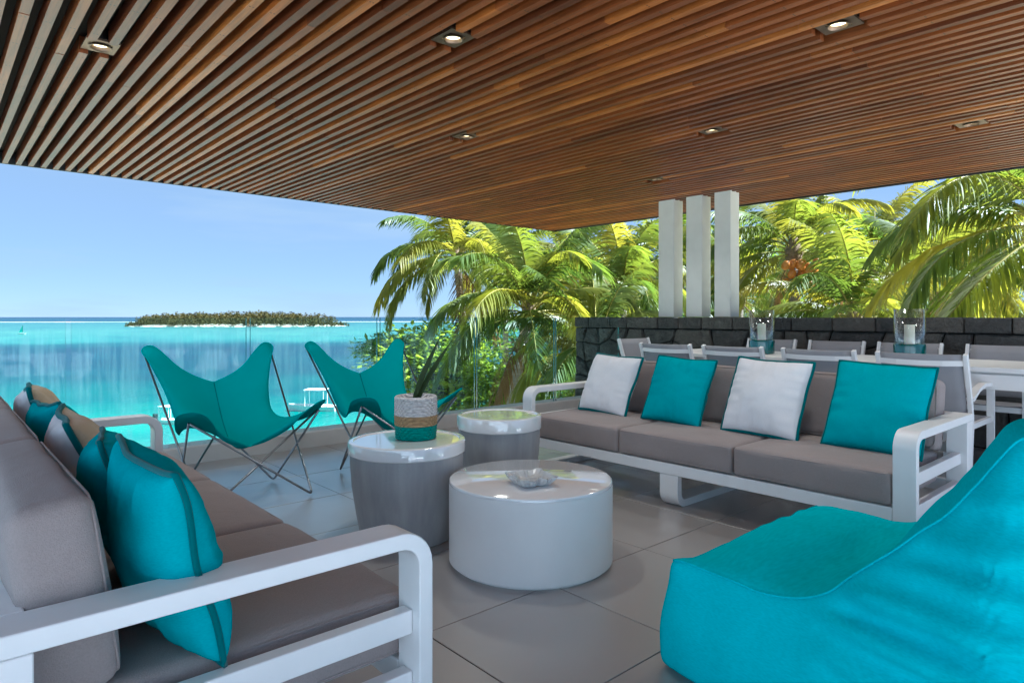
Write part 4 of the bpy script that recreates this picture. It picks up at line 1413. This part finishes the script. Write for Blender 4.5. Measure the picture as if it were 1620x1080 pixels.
# ------------------------------------------------------------------ boats and the green sail
def make_boat(label, loc, rz, L):
    t = empty('boat', loc, rz, label, 'boat', 'small boats moored in the lagoon')
    hb = MB(); n = 14
    vs = []
    for i in range(n + 1):
        s = i / n
        w = 0.19 * L * (1 - max(0, (s - 0.45) / 0.55) ** 2.2) * (0.9 + 0.1 * min(1, s * 5))
        sh = 0.10 * L * (1 + 0.45 * s ** 2)
        x = (s - 0.5) * L
        vs += [(x, -w, sh), (x, -w * 0.75, -0.03 * L), (x, w * 0.75, -0.03 * L), (x, w, sh), (x, w * 0.8, sh * 0.55), (x, -w * 0.8, sh * 0.55)]
    fs = []
    for i in range(n):
        for k in range(6):
            fs.append((i * 6 + k, i * 6 + (k + 1) % 6, (i + 1) * 6 + (k + 1) % 6, (i + 1) * 6 + k))
    fs += [(5, 4, 3, 2, 1, 0), tuple(n * 6 + k for k in range(6))]
    hb.add(vs, fs).build('hull', M['boat_white'], t)
    MB().box(-0.30 * L, 0.14 * L, -0.17 * L, 0.17 * L, 0.43 * L, 0.445 * L).build('canopy', M['boat_white'], t, bevel=0.01 * L)
    for x in (-0.27, 0.11):
        for y in (-0.15, 0.15):
            MB().tube([(x * L, y * L, 0.06 * L), (x * L, y * L, 0.43 * L)], 0.008 * L, 6).build('post', M['boat_white'], t)
    MB().box(-0.58 * L, -0.505 * L, -0.045 * L, 0.045 * L, 0.03 * L, 0.22 * L).box(-0.555 * L, -0.53 * L, -0.02 * L, 0.02 * L, -0.05 * L, 0.03 * L).build('outboard_motor', M['dark_metal'], t)
    MB().box(-0.2 * L, -0.1 * L, -0.14 * L, 0.14 * L, 0.056 * L, 0.10 * L).box(0.02 * L, 0.12 * L, -0.14 * L, 0.14 * L, 0.056 * L, 0.10 * L).build('bench', M['boat_white'], t)
make_boat('white motor boat with canopy seen between the butterfly chairs', at(494, 49, SEA), R(-41.7) + R(180), 3.6)
make_boat('small white boat seen beside the left chair frame', at(272, 43, SEA), R(-60), 2.6)
t = empty('sailboat', at(35, 262, SEA), R(-30), 'tiny dinghy with a green triangular sail far out on the lagoon', 'sailboat')
MB().add([(-1.3, -.45, .45), (-1.3, .45, .45), (0.5, .5, .5), (1.5, 0, .6), (0.5, -.5, .5), (-1.2, -.25, -.1), (-1.2, .25, -.1), (1.1, 0, -.1)],
         [(0, 1, 2, 3, 4), (0, 5, 6, 1), (1, 6, 7, 3, 2), (4, 3, 7, 5, 0), (5, 7, 6)]).build('hull', M['boat_white'], t)
MB().tube([(0.2, 0, 0.4), (0.2, 0, 3.7)], 0.05, 6).build('mast', M['dark_metal'], t)
MB().add([(0.2, 0.03, 3.6), (0.15, 0.03, 0.75), (-1.25, 0.16, 0.8), (0.2, -0.03, 3.6), (0.15, -0.03, 0.75), (-1.25, 0.10, 0.8)], [(0, 1, 2), (5, 4, 3), (0, 3, 4, 1), (1, 4, 5, 2), (2, 5, 3, 0)]).build('sail', M['sail_green'], t)

# ------------------------------------------------------------------ palms
def frond_mesh(name, length, elev, droop, nl, seed, dry=False):
    r_ = random.Random(seed)
    n = 16
    pts = []
    p = Vector((0, 0, 0)); a = R(elev)
    for i in range(n + 1):
        pts.append(p.copy())
        s = i / n
        ang = a - R(droop) * s ** 1.15
        p = p + Vector((math.cos(ang), 0, math.sin(ang))) * (length / n)
    side_bend = r_.uniform(-0.10, 0.10)
    for i, q in enumerate(pts):
        q.y += side_bend * length * (i / n) ** 2
    mb = MB()
    mb.tube(pts, [0.030 * (1 - 0.88 * i / n) * length / 3.5 for i in range(n + 1)], 5, 1)
    def P(s):
        x = s * n; i = min(int(x), n - 1); f = x - i
        return pts[i] * (1 - f) + pts[i + 1] * f, (pts[i + 1] - pts[i]).normalized()
    for k in range(nl):
        s = 0.16 + 0.84 * k / (nl - 1)
        for sg in (-1, 1):
            c, t = P(min(0.999, s + r_.uniform(-.004, .004)))
            LL = length * 0.27 * (0.35 + 0.65 * math.sin(math.pi * (0.12 + 0.80 * s)) ** 0.8) * r_.uniform(0.82, 1.1)
            if r_.random() < 0.03: continue
            lat = Vector((0, sg, 0)); lat = (lat - t * lat.dot(t)).normalized()
            up = t.cross(lat) * (1 if t.cross(lat).z > 0 else -1)
            d = (lat * r_.uniform(0.75, 0.95) + t * (0.45 + 0.6 * s) + up * r_.uniform(0.0, 0.30)).normalized()
            w = length * 0.0072 * r_.uniform(0.8, 1.2)
            g_ = r_.uniform(0.55, 1.15) * (1.25 if dry else 1.0)
            q = c.copy(); vs = []
            dd = d.copy()
            seg = 4
            wide = t.lerp(up, 0.35).normalized()
            for j in range(seg + 1):
                f = j / seg
                ww = w * (0.55 + 0.9 * f * (1 - f) * 2) * (1 - f ** 3) + 0.0015
                wd = (wide - dd * wide.dot(dd))
                wd = wd.normalized() if wd.length > 1e-4 else t
                vs += [q - wd * ww, q + wd * ww]
                dd = (dd + Vector((0, 0, -1)) * g_ * 0.36).normalized()
                q = q + dd * (LL / seg)
            fs = [(2 * j, 2 * j + 1, 2 * j + 3, 2 * j + 2) for j in range(seg)]
            mb.add(vs, fs, 0)
    me = bpy.data.meshes.new(name)
    me.from_pydata(mb.v, [], mb.f)
    me.materials.append(M['palm_dry'] if dry else M['palm_leaf']); me.materials.append(M['fibre'] if dry else M['rachis'])
    me.polygons.foreach_set('material_index', mb.mi)
    me.polygons.foreach_set('use_smooth', [True] * len(me.polygons))
    me.update()
    return me
FR = {}
sd = 100
for cls, (el, dr) in {'up': (80, 62), 'high': (58, 88), 'mid': (32, 92), 'flat': (8, 80), 'low': (-18, 62)}.items():
    FR[cls] = []
    for k in range(3):
        sd += 1
        FR[cls].append(frond_mesh('frond', 3.5, el + (k - 1) * 7, dr + (k - 1) * 14, 74, sd))
FR['dry'] = [frond_mesh('frond', 3.2, -48, 36, 44, 200 + k, True) for k in range(2)]

def make_palm(label, px, py, D, L, seed, coconuts=0, base_dx=0.0, counts=(4, 6, 7, 6, 4, 2), group='coconut palms beyond the terrace', lean=None):
    r_ = random.Random(seed)
    z = zpx(py, D)
    top = at(px, D, z)
    gz = -5.45
    base = at(px + base_dx, D + r_.uniform(-.5, .8), gz)
    t = empty('palm_tree', base, 0, label, 'palm tree', group)
    tl = top - base
    n = 14
    pts = []; rad = []
    for i in range(n + 1):
        s = i / n
        bend = Vector((tl.x * (s ** 1.6), tl.y * (s ** 1.6), tl.z * s))
        pts.append(bend); rad.append((0.17 - 0.06 * s + 0.07 * max(0, 1 - s * 6)) * (1 + 0.04 * (i % 2)))
    MB().tube(pts, rad, 10).build('trunk', M['palm_bark'], t, smooth=True)
    # fibrous heart
    hb = MB()
    hb.lathe([(0.10, -0.45), (0.17, -0.25), (0.20, -0.05), (0.13, 0.15), (0.05, 0.35)], 12, c=tl)
    hb.build('crown_shaft', M['fibre'], t, smooth=True)
    phase = r_.uniform(0, 6.28)
    i = 0
    for cls, cnt in zip(('up', 'high', 'mid', 'flat', 'low', 'dry'), counts):
        for k in range(cnt):
            a = phase + i * 2.39996
            if coconuts and cls in ('mid', 'flat', 'low', 'dry'):
                tw_ = Vector((math.cos(a), math.sin(a), 0)).dot(-FWD)
                if tw_ > 0.55: i += 1; continue
            o = bpy.data.objects.new('frond', r_.choice(FR[cls])); COL.objects.link(o)
            o.parent = t
            a = phase + i * 2.39996 + r_.uniform(-.25, .25)
            i += 1
            zz = {'up': .10, 'high': .05, 'mid': 0, 'flat': -.06, 'low': -.12, 'dry': -.2}[cls]
            o.location = tl + Vector((0.07 * math.cos(a), 0.07 * math.sin(a), zz))
            o.rotation_euler = (0, r_.uniform(-.1, .1), a)
            s = L / 3.5 * r_.uniform(0.88, 1.1)
            o.scale = (s, s, s)
    co = None
    if coconuts:
        for k in range(coconuts):
            a = r_.uniform(0, 6.28); rr = r_.uniform(0.18, 0.42)
            # the bunch hangs on the side that looks at the terrace
            dirv = (-FWD * r_.uniform(0.25, 0.55) + RGT * r_.uniform(-0.36, 0.36))
            o = co.copy() if co else None
            if o is None:
                o = MB().lathe([(0.002, -0.115), (0.05, -0.10), (0.088, -0.04), (0.092, 0.02), (0.07, 0.08), (0.03, 0.112), (0.002, 0.118)], 12, cap0=False, cap1=False).build('coconut', M['coconut'], t, smooth=True)
                co = o
            else:
                COL.objects.link(o); o.parent = t
            o.location = tl + Vector((dirv.x, dirv.y, r_.uniform(-0.85, -0.30)))
            o.rotation_euler = (r_.uniform(-.5, .5), r_.uniform(-.5, .5), r_.uniform(0, 3))
    return t
make_palm('leaning coconut palm with low yellow green crown right behind the glass railing', 838, 492, 16, 3.03, 1, 0, -60, (5, 7, 7, 6, 2, 2))
make_palm('tall coconut palm with dark drooping fronds nearest the sea', 722, 405, 21, 3.03, 2, 0, 26, (3, 6, 8, 7, 4, 2))
make_palm('coconut palm with upright fronds just left of the columns', 985, 470, 19, 2.95, 3)
make_palm('coconut palm with a bunch of orange coconuts right of the columns', 1256, 395, 15, 2.38, 4, 26, 6, (4, 6, 7, 7, 4, 3))
make_palm('coconut palm with long arching fronds at the right edge of the view', 1665, 352, 9.5, 2.87, 5, 0, 200, (3, 6, 9, 9, 4, 0))
make_palm('coconut palm behind the second lantern', 1482, 460, 17, 2.87, 6)
make_palm('coconut palm glimpsed between the columns', 1110, 430, 23, 2.95, 7)
make_palm('coconut palm far behind the lantern pair', 1385, 400, 26, 3.12, 8)
make_palm('coconut palm far behind the leaning palm', 905, 425, 28, 3.12, 9)
make_palm('low coconut palm just above the stone wall left of the second lantern', 1352, 505, 13, 2.46, 10)
make_palm('coconut palm beside the last column', 1170, 470, 21, 2.79, 11)
make_palm('coconut palm above the right end of the stone wall', 1580, 440, 22, 3.03, 12)
make_palm('coconut palm behind the first column', 1050, 400, 30, 3.20, 13)
make_palm('coconut palm behind the tall sea side palm', 800, 415, 31, 3.12, 14)
make_palm('low young coconut palm at the end of the stone wall', 945, 560, 15, 2.30, 15)
make_palm('coconut palm beyond the right edge of the terrace', 1800, 420, 15, 2.95, 16)
make_palm('coconut palm far behind the right end of the terrace', 1500, 385, 32, 3.20, 17)
make_palm('coconut palm far behind the orange coconuts', 1250, 440, 33, 3.20, 18)

# ------------------------------------------------------------------ broad-leaved trees
def leaf_tree(label, px, py, D, rx, rz, n, seed, group='broad leaved trees below the terrace', leaf=0.17):
    r_ = random.Random(seed)
    c = at(px, D, zpx(py, D))
    base = Vector((c.x + r_.uniform(-.4, .4), c.y + r_.uniform(-.4, .4), -5.45))
    t = empty('broadleaf_tree', base, 0, label, 'tree', group)
    cc = c - base
    tr = MB()
    top = Vector((cc.x, cc.y, cc.z - rz * 0.3))
    tr.tube([(0, 0, 0), tuple(top * 0.5 + Vector((.1, -.1, 0))), tuple(top)], [0.16, 0.12, 0.07], 8)
    clumps = []
    for k in range(max(10, n // 60)):
        d = Vector((r_.gauss(0, 1), r_.gauss(0, 1), r_.gauss(0, 1))).normalized() * r_.uniform(0.45, 1.0)
        q = cc + Vector((d.x * rx, d.y * rx, d.z * rz))
        clumps.append(q)
        if k % 2 == 0:
            tr.tube([tuple(top * 0.8), tuple((top + q) / 2 + Vector((0, 0, -.1))), tuple(q)], [0.06, 0.035, 0.012], 5)
    tr.build('trunk', M['bark'], t, smooth=True)
    mb = MB()
    for k in range(n):
        q = clumps[r_.randrange(len(clumps))]
        cr = rx * 0.30
        p = q + Vector((r_.gauss(0, cr * 0.55), r_.gauss(0, cr * 0.55), r_.gauss(0, cr * 0.30)))
        out = (p - q); out.z *= 0.4
        d = (out.normalized() * 0.8 + Vector((r_.uniform(-.6, .6), r_.uniform(-.6, .6), r_.uniform(-.35, .25)))).normalized() if out.length > 1e-4 else Vector((1, 0, 0))
        w = d.cross(Vector((r_.uniform(-.3, .3), r_.uniform(-.3, .3), 1))).normalized()
        l = leaf * r_.uniform(0.7, 1.3)
        nrm = d.cross(w)
        mb.add([p, p + d * l * 0.55 + w * l * 0.24 + nrm * l * 0.05, p + d * l, p + d * l * 0.55 - w * l * 0.24 + nrm * l * 0.05], [(0, 1, 2), (0, 2, 3)])
    mb.build('crown', M['broadleaf'], t, fixn=False)
leaf_tree('sea almond tree with pale green leaf tufts behind the right butterfly chair', 700, 592, 20, 2.1, 1.5, 9000, 1, leaf=0.24)
leaf_tree('sea almond bough reaching left over the water', 622, 552, 21, 1.2, 0.35, 1800, 2, leaf=0.22)
leaf_tree('leafy shrub under the leaning coconut palm', 860, 640, 19, 2.3, 1.2, 6000, 3, leaf=0.22)
leaf_tree('dark leafy tree low behind the stone wall end', 960, 640, 24, 2.6, 1.8, 4200, 4)
leaf_tree('dense leafy tree behind the palms left of the columns', 960, 480, 38, 4.5, 3.0, 5200, 5, leaf=0.30)
leaf_tree('dense leafy tree behind the columns', 1120, 470, 40, 4.5, 3.6, 5200, 6, leaf=0.30)
leaf_tree('dense leafy tree behind the coconut bunch palm', 1290, 470, 40, 4.8, 3.4, 5200, 7, leaf=0.30)
leaf_tree('dense leafy tree behind the lanterns', 1440, 470, 38, 4.8, 3.6, 5200, 8, leaf=0.30)
leaf_tree('dense leafy tree behind the palms at the right edge', 1610, 460, 36, 4.8, 4.0, 5200, 9, leaf=0.30)
leaf_tree('dense leafy tree low behind the leaning palm', 830, 520, 40, 3.8, 2.2, 4200, 10, leaf=0.28)
